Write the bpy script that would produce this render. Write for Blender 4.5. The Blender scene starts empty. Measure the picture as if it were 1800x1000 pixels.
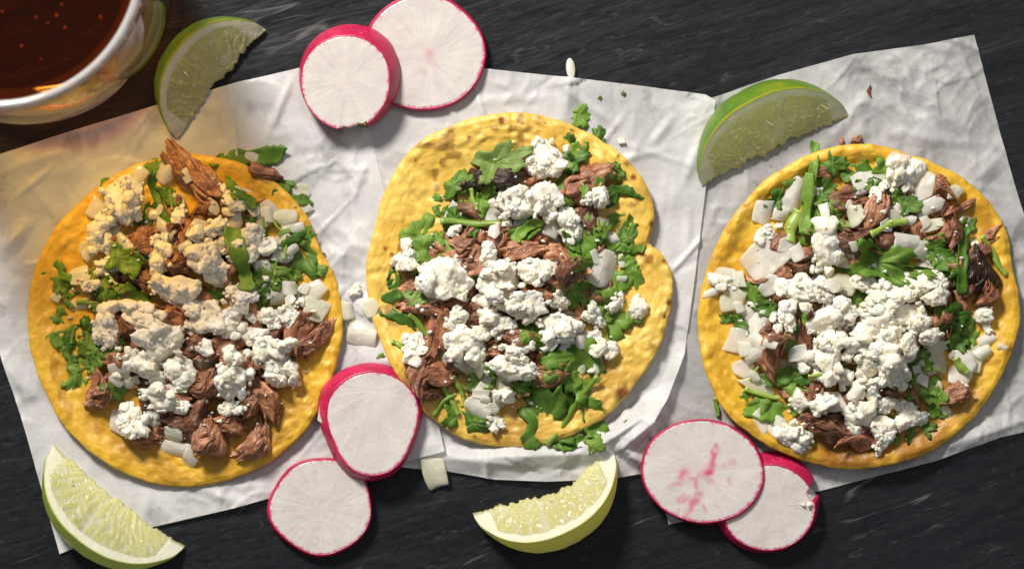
import bpy, bmesh, math, random
import numpy as np
from mathutils import Vector

# ------------------------------------------------------------------ scene basics
S = 0.0002            # metres per photograph pixel on the slate
DC = 0.90             # camera height
sc = bpy.context.scene
COL = sc.collection

cam_d = bpy.data.cameras.new('camera')
cam = bpy.data.objects.new('camera', cam_d); COL.objects.link(cam)
cam.location = (0, 0, DC)
cam_d.sensor_width = 36.0
cam_d.lens = 36.0 * DC / (1800 * S)
cam_d.clip_start = 0.02; cam_d.clip_end = 20
cam_d.dof.use_dof = True
cam_d.dof.focus_distance = DC - 0.012
cam_d.dof.aperture_fstop = 7.0
sc.camera = cam

world = bpy.data.worlds.new('World'); sc.world = world
world.use_nodes = True
bg = world.node_tree.nodes['Background']
bg.inputs[0].default_value = (0.90, 0.94, 1.0, 1)
bg.inputs[1].default_value = 0.18


def area(name, loc, target, size, watts, col):
    d = bpy.data.lights.new(name, 'AREA'); d.shape = 'DISK'
    d.size = size; d.energy = watts; d.color = col
    o = bpy.data.objects.new(name, d); COL.objects.link(o)
    o.location = loc
    o.rotation_euler = (Vector(target) - Vector(loc)).to_track_quat('-Z', 'Y').to_euler()
    return o


area('key_lamp', (-0.48, 0.90, 0.84), (0, 0, 0), 0.28, 28.0, (1.0, 0.94, 0.86))
area('fill_lamp', (0.55, 0.75, 1.5), (0, 0, 0), 1.0, 3.0, (1.0, 0.97, 0.94))  # added overhead fill, no source of its own in view

sc.view_settings.view_transform = 'Standard'
sc.view_settings.look = 'None'
sc.view_settings.gamma = 1.0
sc.view_settings.exposure = 0.0
sc.render.engine = 'CYCLES'
sc.cycles.use_denoising = True
sc.cycles.max_bounces = 10
sc.cycles.transparent_max_bounces = 24
sc.cycles.caustics_reflective = False
sc.cycles.caustics_refractive = False
sc.cycles.sample_clamp_indirect = 4.0

rng = np.random.default_rng(7)
PI = math.pi


def W(px, py, z=0.0):
    """photograph pixel -> place on the plane at height z"""
    k = S * (DC - z) / DC
    return (px - 900) * k, (500 - py) * k


# ------------------------------------------------------------------ noise
def _h(ix, iy, iz, seed):
    n = (ix * 374761393 + iy * 668265263 + iz * 2147483647 + seed * 1274126177) & 0xffffffff
    n = ((n ^ (n >> 13)) * 1274126177) & 0xffffffff
    n = ((n ^ (n >> 16)) * 2246822519) & 0xffffffff
    return ((n ^ (n >> 15)) & 0xffffff) / float(0xffffff)


def vnoise(P, seed=0):
    P = np.asarray(P, float)
    i = np.floor(P).astype(np.int64); f = P - i
    f = f * f * f * (f * (f * 6 - 15) + 10)
    out = 0
    for dx in (0, 1):
        wx = f[:, 0] if dx else 1 - f[:, 0]
        for dy in (0, 1):
            wy = f[:, 1] if dy else 1 - f[:, 1]
            for dz in (0, 1):
                wz = f[:, 2] if dz else 1 - f[:, 2]
                out = out + wx * wy * wz * _h(i[:, 0] + dx, i[:, 1] + dy, i[:, 2] + dz, seed)
    return out * 2 - 1


def fbm(P, octs=4, seed=0, gain=0.5):
    a, s, t = 1.0, 0, 0
    P = np.asarray(P, float)
    for k in range(octs):
        s = s + a * vnoise(P * 2.03 ** k + 13.7 * k, seed + k); t += a; a *= gain
    return s / t


def worley2(x, y, seed=0):
    ix = np.floor(x).astype(np.int64); iy = np.floor(y).astype(np.int64)
    d1 = np.full(x.shape, 9.0); d2 = np.full(x.shape, 9.0); idv = np.zeros(x.shape)
    for dx in (-1, 0, 1):
        for dy in (-1, 0, 1):
            cx, cy = ix + dx, iy + dy
            px = cx + _h(cx, cy, cx * 0 + 1, seed); py = cy + _h(cx, cy, cx * 0 + 2, seed)
            d = np.hypot(px - x, py - y)
            r = _h(cx, cy, cx * 0 + 3, seed)
            near = d < d1
            d2 = np.where(near, d1, np.minimum(d2, d)); idv = np.where(near, r, idv); d1 = np.where(near, d, d1)
    return d1, d2, idv


def p3(x, y, z=0.0):
    return np.stack([x, y, np.zeros_like(x) + z], -1)


def sstep(a, b, x):
    t = np.clip((x - a) / (b - a), 0, 1)
    return t * t * (3 - 2 * t)


# ------------------------------------------------------------------ mesh helpers
def mesh(name, V, faces, mats, smooth=True, attrs=None, fmat=None):
    """faces: (M,3) or (M,4) int array, or a list of such arrays"""
    if not isinstance(faces, list):
        faces = [faces]
    V = np.asarray(V, np.float32)
    me = bpy.data.meshes.new(name)
    me.vertices.add(len(V)); me.vertices.foreach_set('co', V.ravel())
    tot = [np.full(len(f), f.shape[1], np.int32) for f in faces]
    tot = np.concatenate(tot)
    loops = np.concatenate([f.ravel() for f in faces]).astype(np.int32)
    start = np.concatenate([[0], np.cumsum(tot)[:-1]]).astype(np.int32)
    me.loops.add(len(loops)); me.loops.foreach_set('vertex_index', loops)
    me.polygons.add(len(tot)); me.polygons.foreach_set('loop_start', start)
    me.polygons.foreach_set('loop_total', tot)
    me.polygons.foreach_set('use_smooth', np.full(len(tot), smooth))
    for m in (mats if isinstance(mats, (list, tuple)) else [mats]):
        me.materials.append(m)
    if fmat is not None:
        me.polygons.foreach_set('material_index', np.asarray(fmat, np.int32))
    for k, a in (attrs or {}).items():
        at = me.attributes.new(k, 'FLOAT', 'POINT')
        at.data.foreach_set('value', np.asarray(a, np.float32))
    me.update(calc_edges=True)
    return me


def obj(name, me, loc=(0, 0, 0), parent=None, label=None, cat=None, group=None, kind=None):
    o = bpy.data.objects.new(name, me); COL.objects.link(o)
    o.location = loc
    if parent: o.parent = parent
    if label: o['label'] = label
    if cat: o['category'] = cat
    if group: o['group'] = group
    if kind: o['kind'] = kind
    return o


def grid_faces(nu, nv, wrap_u=False, off=0):
    """vertex index = i*nv + j, i<nu, j<nv"""
    iu = np.arange(nu if wrap_u else nu - 1); jv = np.arange(nv - 1)
    I, J = np.meshgrid(iu, jv, indexing='ij'); I2 = (I + 1) % nu
    return np.stack([I * nv + J, I2 * nv + J, I2 * nv + J + 1, I * nv + J + 1], -1).reshape(-1, 4) + off


_ico = {}


def ico(n):
    if n not in _ico:
        bm = bmesh.new(); bmesh.ops.create_icosphere(bm, subdivisions=n, radius=1)
        bm.verts.ensure_lookup_table()
        V = np.array([v.co[:] for v in bm.verts]); F = np.array([[v.index for v in f.verts] for f in bm.faces])
        bm.free(); _ico[n] = (V, F)
    return _ico[n]


# ------------------------------------------------------------------ materials
def fresnel(m, ior):
    g_ = m.n.new('ShaderNodeNewGeometry'); fr = m.n.new('ShaderNodeFresnel')
    v = m.math('ADD', m.math('MULTIPLY', g_.outputs['Backfacing'], 1 / ior - ior), ior)
    m.link(v, fr.inputs[0]); return fr.outputs[0]


class Mat:
    def __init__(s, name):
        s.m = bpy.data.materials.new(name); s.m.use_nodes = True
        s.nt = s.m.node_tree; s.n = s.nt.nodes; s.n.clear()
        s.out = s.n.new('ShaderNodeOutputMaterial')
        s.p = s.n.new('ShaderNodeBsdfPrincipled'); s.link(s.p.outputs[0], s.out.inputs[0])
        s.tc = s.n.new('ShaderNodeTexCoord')

    def link(s, a, b): s.nt.links.new(a, b)

    def set(s, **k):
        for a, v in k.items():
            s.p.inputs[a.replace('_', ' ')].default_value = v
        return s

    def noise(s, scale, detail=3, rough=0.5, vec=None, kind='Object', dist=0.0, stretch=None):
        t = s.n.new('ShaderNodeTexNoise')
        t.inputs['Scale'].default_value = scale; t.inputs['Detail'].default_value = detail
        t.inputs['Roughness'].default_value = rough; t.inputs['Distortion'].default_value = dist
        v = vec or s.tc.outputs[kind]
        if stretch:
            mp = s.n.new('ShaderNodeMapping'); mp.vector_type = 'TEXTURE'; mp.inputs['Scale'].default_value = tuple(1 / q for q in stretch[0])
            mp.inputs['Rotation'].default_value = (0, 0, stretch[1]); s.link(v, mp.inputs[0]); v = mp.outputs[0]
        s.link(v, t.inputs['Vector'])
        return t.outputs['Fac']

    def ramp(s, fac, stops):
        r = s.n.new('ShaderNodeValToRGB'); e = r.color_ramp.elements
        while len(e) < len(stops): e.new(0.5)
        for k, (p, c) in enumerate(stops):
            e[k].position = p; e[k].color = (*c, 1) if len(c) == 3 else c
        s.link(fac, r.inputs[0]); return r.outputs[0]

    def attr(s, name):
        a = s.n.new('ShaderNodeAttribute'); a.attribute_name = name; return a.outputs['Fac']

    def rnd(s):
        return s.n.new('ShaderNodeObjectInfo').outputs['Random']

    def mix(s, fac, a, b, mode='MIX'):
        m = s.n.new('ShaderNodeMix'); m.data_type = 'RGBA'; m.blend_type = mode
        for sock, v in ((m.inputs[0], fac), (m.inputs[6], a), (m.inputs[7], b)):
            if hasattr(v, 'links'): s.link(v, sock)
            elif isinstance(v, (int, float)): sock.default_value = v
            else: sock.default_value = (*v, 1)
        return m.outputs[2]

    def math(s, op, a, b=0.0):
        m = s.n.new('ShaderNodeMath'); m.operation = op
        for sock, v in ((m.inputs[0], a), (m.inputs[1], b)):
            if hasattr(v, 'links'): s.link(v, sock)
            else: sock.default_value = v
        return m.outputs[0]

    def col(s, c):
        s.link(c, s.p.inputs['Base Color']); return s

    def bump(s, h, strength=0.3, dist=0.0005):
        b = s.n.new('ShaderNodeBump'); b.inputs['Strength'].default_value = strength
        b.inputs['Distance'].default_value = dist; s.link(h, b.inputs['Height'])
        prev = s.p.inputs['Normal'].links
        if prev: s.link(prev[0].from_socket, b.inputs['Normal'])
        s.link(b.outputs[0], s.p.inputs['Normal']); return s

    def sss(s, w, rad, scale=0.001):
        s.set(Subsurface_Weight=w, Subsurface_Scale=scale); s.p.inputs['Subsurface Radius'].default_value = rad
        return s


def m_slate():
    m = Mat('slate'); m.set(Roughness=0.50, Specular_IOR_Level=0.30)
    c = m.ramp(m.noise(9, 4), [(0.3, (0.0055, 0.0064, 0.0085)), (0.7, (0.0100, 0.0115, 0.0150))])
    # thin pale cleavage lines: contour lines of stretched, warped noise, broken up

    def lines(scale, st, rot, k, w, msk_scale, lo, hi, seedv):
        mp = m.n.new('ShaderNodeVectorMath'); mp.operation = 'ADD'; mp.inputs[1].default_value = (seedv, seedv * 1.7, 0)
        m.link(m.tc.outputs['Object'], mp.inputs[0])
        n = m.noise(scale, 4, 0.55, vec=mp.outputs[0], stretch=(st, rot), dist=0.15)
        f = m.math('ABSOLUTE', m.math('SUBTRACT', m.math('FRACT', m.math('MULTIPLY', n, k)), 0.5))
        line = m.ramp(f, [(0.0, (1, 1, 1)), (w, (0, 0, 0))])
        msk = m.ramp(m.noise(msk_scale, 3, 0.6, vec=mp.outputs[0]), [(lo, (0, 0, 0)), (hi, (1, 1, 1))])
        return m.math('MULTIPLY', line, msk), f
    l1, f1 = lines(75, (0.20, 1.0, 1), 0.30, 4.0, 0.055, 90, 0.53, 0.66, 3.1)
    l2, f2 = lines(210, (0.20, 1.0, 1), 0.27, 4.0, 0.08, 150, 0.52, 0.66, 9.3)
    l3, f3 = lines(22, (0.18, 1.0, 1), 0.36, 3.0, 0.013, 30, 0.52, 0.62, 5.7)
    tot = m.math('MINIMUM', m.math('ADD', m.math('ADD', m.math('MULTIPLY', l1, 0.45), m.math('MULTIPLY', l2, 0.22)), m.math('MULTIPLY', l3, 0.75)), 1.0)
    m.col(m.mix(tot, c, (0.12, 0.12, 0.125)))
    m.bump(m.math('ADD', m.math('MULTIPLY', f1, 1.0), m.math('MULTIPLY', f2, 0.4)), 0.35, 0.0006)
    m.bump(m.noise(420, 6, 0.65, stretch=((0.35, 1.6, 1), 0.28)), 0.25, 0.0004)
    m.bump(m.noise(2600, 3, 0.6), 0.2, 0.0002)
    m.link(m.ramp(m.noise(300, 4), [(0.3, (0.38,) * 3), (0.7, (0.58,) * 3)]), m.p.inputs['Roughness'])
    return m.m


def m_paper(name, t0, t1):
    m = Mat(name); m.set(Roughness=0.42, Specular_IOR_Level=0.35)
    blot = m.noise(26, 5, 0.62)
    fib = m.noise(900, 5, 0.7)
    c = m.ramp(blot, [(0.30, (0.80, 0.795, 0.80)), (0.62, (0.88, 0.875, 0.87))])
    c = m.mix(0.10, c, m.ramp(fib, [(0.3, (0.3, 0.3, 0.32)), (0.7, (1, 1, 1))]), 'MULTIPLY'); m.col(c)
    m.bump(m.noise(160, 5, 0.6), 0.5, 0.0007)
    m.bump(m.noise(1500, 3), 0.2, 0.0002)
    tr = m.n.new('ShaderNodeBsdfTranslucent'); tr.inputs[0].default_value = (0.82, 0.80, 0.77, 1)
    tp = m.n.new('ShaderNodeBsdfTransparent')
    a = m.n.new('ShaderNodeMixShader'); a.inputs[0].default_value = 0.22
    m.link(m.p.outputs[0], a.inputs[1]); m.link(tr.outputs[0], a.inputs[2])
    b = m.n.new('ShaderNodeMixShader')
    thin = m.ramp(m.noise(38, 7, 0.72, dist=0.5), [(0.36, (t0,) * 3), (0.68, (t1,) * 3)])
    grease = m.ramp(m.noise(70, 4, 0.55, dist=0.3), [(0.60, (0, 0, 0)), (0.68, (0.20,) * 3)])
    m.link(m.math('ADD', thin, grease), b.inputs[0]); m.link(a.outputs[0], b.inputs[1]); m.link(tp.outputs[0], b.inputs[2])
    m.link(b.outputs[0], m.out.inputs[0])
    return m.m


def m_tortilla(name, lo, hi, toast):
    m = Mat(name); m.set(Roughness=0.42, Specular_IOR_Level=0.5)
    m.sss(0.15, (1.0, 0.6, 0.15), 0.0015)
    c = m.ramp(m.noise(60, 6, 0.65), [(0.33, lo), (0.66, hi)])
    c = m.mix(m.attr('blister'), c, tuple(min(1, v * 1.10 + 0.02) for v in hi))
    c = m.mix(m.ramp(m.noise(520, 4, 0.7), [(0.55, (0, 0, 0)), (0.8, (0.4,) * 3)]), c, tuple(v * 0.55 for v in lo))
    c = m.mix(m.attr('oil_shade'), c, (0.27, 0.095, 0.008))  # meat grease, plus shade beside the piles painted into the colour
    c = m.mix(m.math('MULTIPLY', m.attr('toast'), toast), c, (0.20, 0.062, 0.008)); m.col(c)
    m.bump(m.noise(900, 5, 0.65), 0.45, 0.0004)
    m.bump(m.noise(260, 4, 0.6), 0.4, 0.0006)
    return m.m


def m_cheese(name, a, b):
    m = Mat(name); m.set(Roughness=0.72, Specular_IOR_Level=0.3)
    m.sss(0.6, (1.0, 0.8, 0.5), 0.0016)
    c = m.ramp(m.noise(230, 4), [(0.35, a), (0.65, b)]); m.col(c)
    m.bump(m.noise(1100, 5, 0.7), 0.6, 0.0005)
    m.bump(m.noise(3200, 2, 0.5), 0.35, 0.0002)
    return m.m


def m_meat(name, a, b, c3, rough=0.40):
    m = Mat(name); m.set(Roughness=rough, Specular_IOR_Level=0.5)
    m.sss(0.18, (1.0, 0.35, 0.2), 0.001)
    base = m.ramp(m.noise(150, 5, 0.65, dist=0.8), [(0.32, a), (0.50, b), (0.70, c3)])
    fib = m.noise(520, 5, 0.65, stretch=((0.16, 1.3, 1.3), 0), dist=0.4)
    base = m.mix(0.75, base, m.ramp(fib, [(0.36, (0.42, 0.34, 0.30)), (0.52, (1, 1, 1)), (0.66, (1.45, 1.42, 1.40))]), 'MULTIPLY')
    tint = m.ramp(m.rnd(), [(0.0, (0.48, 0.42, 0.40)), (0.3, (0.95, 0.92, 0.92)), (0.6, (1.15, 1.0, 0.92)), (0.8, (1.20, 1.18, 1.18)), (1.0, (1.4, 1.34, 1.24))])
    m.col(m.mix(1.0, base, tint, 'MULTIPLY'))
    m.bump(fib, 0.8, 0.0010)
    m.bump(m.noise(1500, 4, 0.65), 0.4, 0.0003)
    m.link(m.ramp(m.noise(400, 3), [(0.35, (0.14,) * 3), (0.65, (0.42,) * 3)]), m.p.inputs['Roughness'])
    return m.m


def m_onion():
    m = Mat('onion'); m.set(Roughness=0.20, Specular_IOR_Level=0.6, IOR=1.36)
    m.sss(0.25, (1.0, 0.95, 0.75), 0.0015)
    c = m.ramp(m.rnd(), [(0.0, (0.92, 0.91, 0.72)), (0.5, (0.95, 0.94, 0.89)), (1.0, (0.94, 0.90, 0.82))])
    c = m.mix(0.3, c, m.ramp(m.noise(330, 3, stretch=((0.15, 1, 1), 0)), [(0.3, (0.75, 0.76, 0.62)), (0.7, (1, 1, 0.97))]), 'MULTIPLY')
    m.col(c)
    m.bump(m.noise(700, 2, stretch=((0.1, 1, 1), 0)), 0.5, 0.0005)
    tp = m.n.new('ShaderNodeBsdfTransparent'); tp.inputs[0].default_value = (0.95, 0.95, 0.85, 1)
    b = m.n.new('ShaderNodeMixShader')
    m.link(m.ramp(m.noise(160, 3), [(0.35, (0.08,) * 3), (0.65, (0.38,) * 3)]), b.inputs[0])
    tr = m.n.new('ShaderNodeBsdfTranslucent'); tr.inputs[0].default_value = (0.92, 0.92, 0.82, 1)
    a2 = m.n.new('ShaderNodeMixShader'); a2.inputs[0].default_value = 0.30
    m.link(m.p.outputs[0], a2.inputs[1]); m.link(tr.outputs[0], a2.inputs[2]); m.link(a2.outputs[0], b.inputs[1]); m.link(tp.outputs[0], b.inputs[2]); m.link(b.outputs[0], m.out.inputs[0])
    return m.m


def m_leaf(name, dark, light):
    m = Mat(name); m.set(Roughness=0.46, Specular_IOR_Level=0.35)
    c = m.ramp(m.rnd(), [(0.0, dark), (1.0, light)])
    c = m.mix(m.math('MULTIPLY', m.attr('vein'), 0.55), c, (0.30, 0.42, 0.10))
    c = m.mix(0.5, c, m.ramp(m.noise(420, 4), [(0.3, (0.55, 0.55, 0.5)), (0.7, (1.15, 1.15, 1.0))]), 'MULTIPLY')
    m.col(c)
    m.bump(m.noise(1000, 4), 0.35, 0.0003)
    tr = m.n.new('ShaderNodeBsdfTranslucent'); tr.inputs[0].default_value = (0.20, 0.42, 0.02, 1)
    a = m.n.new('ShaderNodeMixShader'); a.inputs[0].default_value = 0.22
    m.link(m.p.outputs[0], a.inputs[1]); m.link(tr.outputs[0], a.inputs[2]); m.link(a.outputs[0], m.out.inputs[0])
    return m.m


def m_stem():
    m = Mat('herb_stem'); m.set(Roughness=0.33); m.sss(0.3, (0.5, 1, 0.2), 0.001)
    c = m.ramp(m.rnd(), [(0.0, (0.10, 0.20, 0.015)), (1.0, (0.34, 0.46, 0.08))])
    c = m.mix(m.attr('cut'), c, (0.55, 0.62, 0.25)); m.col(c)
    m.bump(m.noise(600, 3, stretch=((0.1, 1, 1), 0)), 0.4, 0.0004)
    return m.m


def m_radish_flesh():
    m = Mat('radish_flesh'); m.set(Roughness=0.22, Specular_IOR_Level=0.45)
    m.sss(0.4, (1.0, 0.75, 0.7), 0.0018)
    rad = m.ramp(m.attr('ray'), [(0.25, (0.61, 0.565, 0.545)), (0.75, (0.66, 0.62, 0.59))])
    c = m.mix(0.35, rad, m.ramp(m.noise(130, 5), [(0.3, (0.56, 0.49, 0.49)), (0.7, (0.74, 0.70, 0.66))]))
    pk = m.ramp(m.attr('pink'), [(0.0, (0, 0, 0)), (1.0, (1, 1, 1))])
    c = m.mix(pk, c, (0.62, 0.07, 0.20)); m.col(c)
    m.bump(m.attr('ray'), 0.10, 0.0002)
    m.bump(m.noise(700, 4, 0.6), 0.35, 0.0004)
    return m.m


def m_radish_skin():
    m = Mat('radish_skin'); m.set(Roughness=0.36, Specular_IOR_Level=0.5)
    m.sss(0.1, (1, 0.2, 0.3), 0.001)
    c = m.ramp(m.noise(140, 5, 0.6), [(0.3, (0.34, 0.004, 0.045)), (0.7, (0.58, 0.018, 0.10))])
    c = m.mix(m.ramp(m.noise(1500, 2), [(0.62, (0, 0, 0)), (0.72, (0.55,) * 3)]), c, (0.70, 0.30, 0.30)); m.col(c)
    m.bump(m.noise(500, 3), 0.3, 0.0003)
    return m.m


def see_through(m, col, w):
    tr = m.n.new('ShaderNodeBsdfTranslucent'); tr.inputs[0].default_value = (*col, 1)
    a = m.n.new('ShaderNodeMixShader'); a.inputs[0].default_value = w
    m.link(m.p.outputs[0], a.inputs[1]); m.link(tr.outputs[0], a.inputs[2]); m.link(a.outputs[0], m.out.inputs[0])


def m_lime_rind(name, c1, c2, c3):
    m = Mat(name); m.set(Roughness=0.30, Specular_IOR_Level=0.5)
    m.sss(0.1, (0.5, 1, 0.1), 0.001)
    c = m.ramp(m.noise(70, 4, 0.6), [(0.32, c1), (0.55, c2), (0.78, c3)])
    c = m.mix(m.attr('edge'), c, (0.46, 0.42, 0.02)); m.col(c)
    v = m.n.new('ShaderNodeTexVoronoi'); v.inputs['Scale'].default_value = 900; m.link(m.tc.outputs['Object'], v.inputs['Vector'])
    m.bump(v.outputs['Distance'], 0.35, 0.0004)
    see_through(m, (0.80, 0.88, 0.35), 0.24)
    return m.m


def m_lime_pith():
    m = Mat('lime_pith'); m.set(Roughness=0.5); m.sss(0.5, (1, 1, 0.6), 0.002)
    c = m.mix(m.attr('edge'), (0.92, 0.91, 0.74), (0.48, 0.55, 0.06)); m.col(c)
    m.bump(m.noise(700, 4), 0.5, 0.0004)
    see_through(m, (0.97, 0.96, 0.82), 0.40)
    return m.m


def m_lime_pulp():
    m = Mat('lime_pulp'); m.set(Roughness=0.16, Specular_IOR_Level=0.6, IOR=1.35)
    m.sss(0.3, (1.0, 1.0, 0.40), 0.002)
    c = m.ramp(m.attr('ves'), [(0.15, (0.95, 0.94, 0.78)), (0.5, (0.86, 0.84, 0.46)), (0.95, (0.80, 0.78, 0.34))]); m.col(c)
    m.bump(m.noise(600, 3, 0.6), 0.2, 0.0003)
    see_through(m, (0.97, 0.95, 0.70), 0.62)
    return m.m


def m_fibre():
    m = Mat('lime_fibre'); m.set(Base_Color=(0.82, 0.82, 0.66, 1), Roughness=0.3); m.sss(0.4, (1, 1, 0.7), 0.001)
    return m.m


def m_glass():
    m = Mat('clear_glass')
    tp = m.n.new('ShaderNodeBsdfTransparent'); tp.inputs[0].default_value = (0.97, 0.965, 0.95, 1)
    gl = m.n.new('ShaderNodeBsdfGlossy'); gl.inputs['Roughness'].default_value = 0.03
    a = m.n.new('ShaderNodeMixShader'); m.link(fresnel(m, 1.5), a.inputs[0])
    m.link(tp.outputs[0], a.inputs[1]); m.link(gl.outputs[0], a.inputs[2])
    m.link(a.outputs[0], m.out.inputs[0])
    return m.m


def m_lip():
    m = Mat('glass_lip'); m.set(Base_Color=(0.98, 0.98, 0.98, 1), Roughness=0.08, Transmission_Weight=0.62, IOR=1.5)  # part-diffuse white puts the rim's bright highlight into its colour
    return m.m


def m_drink(name, tint, body, w):
    m = Mat(name)
    tp = m.n.new('ShaderNodeBsdfTransparent'); tp.inputs[0].default_value = (*tint, 1)
    df = m.n.new('ShaderNodeBsdfTranslucent'); df.inputs[0].default_value = (*body, 1)
    a = m.n.new('ShaderNodeMixShader'); a.inputs[0].default_value = w
    m.link(tp.outputs[0], a.inputs[1]); m.link(df.outputs[0], a.inputs[2])
    gl = m.n.new('ShaderNodeBsdfGlossy'); gl.inputs['Roughness'].default_value = 0.04
    b = m.n.new('ShaderNodeMixShader'); m.link(fresnel(m, 1.33), b.inputs[0])
    m.link(a.outputs[0], b.inputs[1]); m.link(gl.outputs[0], b.inputs[2])
    m.link(b.outputs[0], m.out.inputs[0])
    return m.m


def m_foam():
    m = Mat('foam'); m.set(Base_Color=(0.80, 0.76, 0.70, 1), Roughness=0.4); m.sss(0.4, (1, 0.9, 0.8), 0.002)
    m.bump(m.noise(900, 3), 0.6, 0.0006)
    return m.m


M = dict(slate=m_slate(), paper=m_paper('waxed_paper', 0.03, 0.30), paper_thin=m_paper('thin_waxed_paper', 0.18, 0.58),
         tortA=m_tortilla('tortilla_deep_yellow', (0.64, 0.335, 0.018), (0.80, 0.495, 0.045), 0.6),
         tortB=m_tortilla('tortilla_pale_yellow', (0.68, 0.41, 0.050), (0.80, 0.55, 0.115), 1.0),
         tortC=m_tortilla('tortilla_golden', (0.64, 0.340, 0.018), (0.80, 0.50, 0.045), 0.6),
         cheese=m_cheese('fresh_cheese', (0.83, 0.765, 0.60), (0.89, 0.86, 0.765)),
         meat=m_meat('beef', (0.11, 0.042, 0.022), (0.345, 0.160, 0.086), (0.53, 0.315, 0.195)),
         char=m_meat('charred_beef', (0.010, 0.006, 0.005), (0.030, 0.013, 0.010), (0.09, 0.035, 0.025), 0.25),
         onion=m_onion(),
         leaf=m_leaf('cilantro', (0.050, 0.145, 0.012), (0.21, 0.37, 0.050)),
         pale=m_leaf('pale_cilantro', (0.19, 0.29, 0.075), (0.23, 0.34, 0.09)),
         stem=m_stem(), rflesh=m_radish_flesh(), rskin=m_radish_skin(),
         rind=m_lime_rind('lime_rind', (0.05, 0.14, 0.010), (0.11, 0.24, 0.014), (0.30, 0.33, 0.018)),
         rind_yellow=m_lime_rind('lime_rind_yellow', (0.40, 0.36, 0.012), (0.56, 0.43, 0.015), (0.64, 0.45, 0.02)), pith=m_lime_pith(), pulp=m_lime_pulp(), fibre=m_fibre(),
         glass=m_glass(), lip=m_lip(), drink=m_drink('amber_drink', (1.0, 0.82, 0.42), (1.0, 0.36, 0.04), 0.07),
         bubble=m_drink('bubble', (1.0, 0.55, 0.2), (1.0, 0.25, 0.03), 0.5), edge_glow=m_drink('edge_glow', (1.0, 0.6, 0.2), (1.0, 0.30, 0.02), 0.30),
         drink_deep=m_drink('deep_drink', (0.75, 0.30, 0.12), (0.6, 0.06, 0.005), 0.02),
         drink_top=m_drink('drink_surface', (1.0, 0.80, 0.42), (0.6, 0.07, 0.005), 0.006), foam=m_foam())

# ------------------------------------------------------------------ height map of everything laid down so far
HC = 0.0006
HX0, HY0 = -0.24, -0.14
HNX, HNY = int(0.48 / HC), int(0.28 / HC)
H = np.zeros((HNX, HNY))


def cell(x, y):
    return (np.clip(((x - HX0) / HC).astype(int), 0, HNX - 1), np.clip(((y - HY0) / HC).astype(int), 0, HNY - 1))


def blur(A, r):
    k = 2 * r + 1
    for ax in (0, 1):
        P = np.pad(A, [(r + 1, r) if a == ax else (0, 0) for a in (0, 1)], mode='edge')
        c = np.cumsum(P, axis=ax)
        A = (np.take(c, range(k, c.shape[ax]), ax) - np.take(c, range(0, c.shape[ax] - k), ax)) / k
    return A


def hs(x, y, A=None):
    i, j = cell(np.asarray(x), np.asarray(y)); return (H if A is None else A)[i, j]


def lay(x, y, z):
    i, j = cell(x, y); np.maximum.at(H, (i, j), z)


def local_blur(x, y, r, b):
    """blurred height map in a window round x, y; returns the sampler"""
    i, j = cell(np.array([x]), np.array([y])); i, j = int(i[0]), int(j[0])
    n = int(r / HC) + b + 2
    i0, i1, j0, j1 = max(0, i - n), min(HNX, i + n), max(0, j - n), min(HNY, j + n)
    B = blur(blur(H[i0:i1, j0:j1], b), b)

    def f(px, py):
        a, c = cell(np.asarray(px), np.asarray(py))
        return B[np.clip(a - i0, 0, B.shape[0] - 1), np.clip(c - j0, 0, B.shape[1] - 1)]
    return f


def rest(V, x, y, q=80, tilt=0.7, maxslope=0.7):
    """lay a rigid piece on what is already there"""
    r = np.abs(V[:, :2]).max()
    f = local_blur(x, y, r + 0.004, 4)
    e = max(0.0025, r * 0.6)
    gx = float(f(np.array([x + e]), np.array([y]))[0] - f(np.array([x - e]), np.array([y]))[0]) / (2 * e)
    gy = float(f(np.array([x]), np.array([y + e]))[0] - f(np.array([x]), np.array([y - e]))[0]) / (2 * e)
    gx, gy = np.clip([gx, gy], -maxslope, maxslope) * tilt
    V = V.copy(); V[:, 2] += gx * V[:, 0] + gy * V[:, 1]
    i, j = cell(V[:, 0] + x, V[:, 1] + y)
    key = i * HNY + j
    o = np.lexsort((V[:, 2], key)); ks = key[o]
    first = np.concatenate([[True], ks[1:] != ks[:-1]])
    d = H.ravel()[ks[first]] - V[o][first, 2]
    z = np.percentile(d, q)
    np.maximum.at(H, (i, j), V[:, 2] + z)
    return V, z


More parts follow.
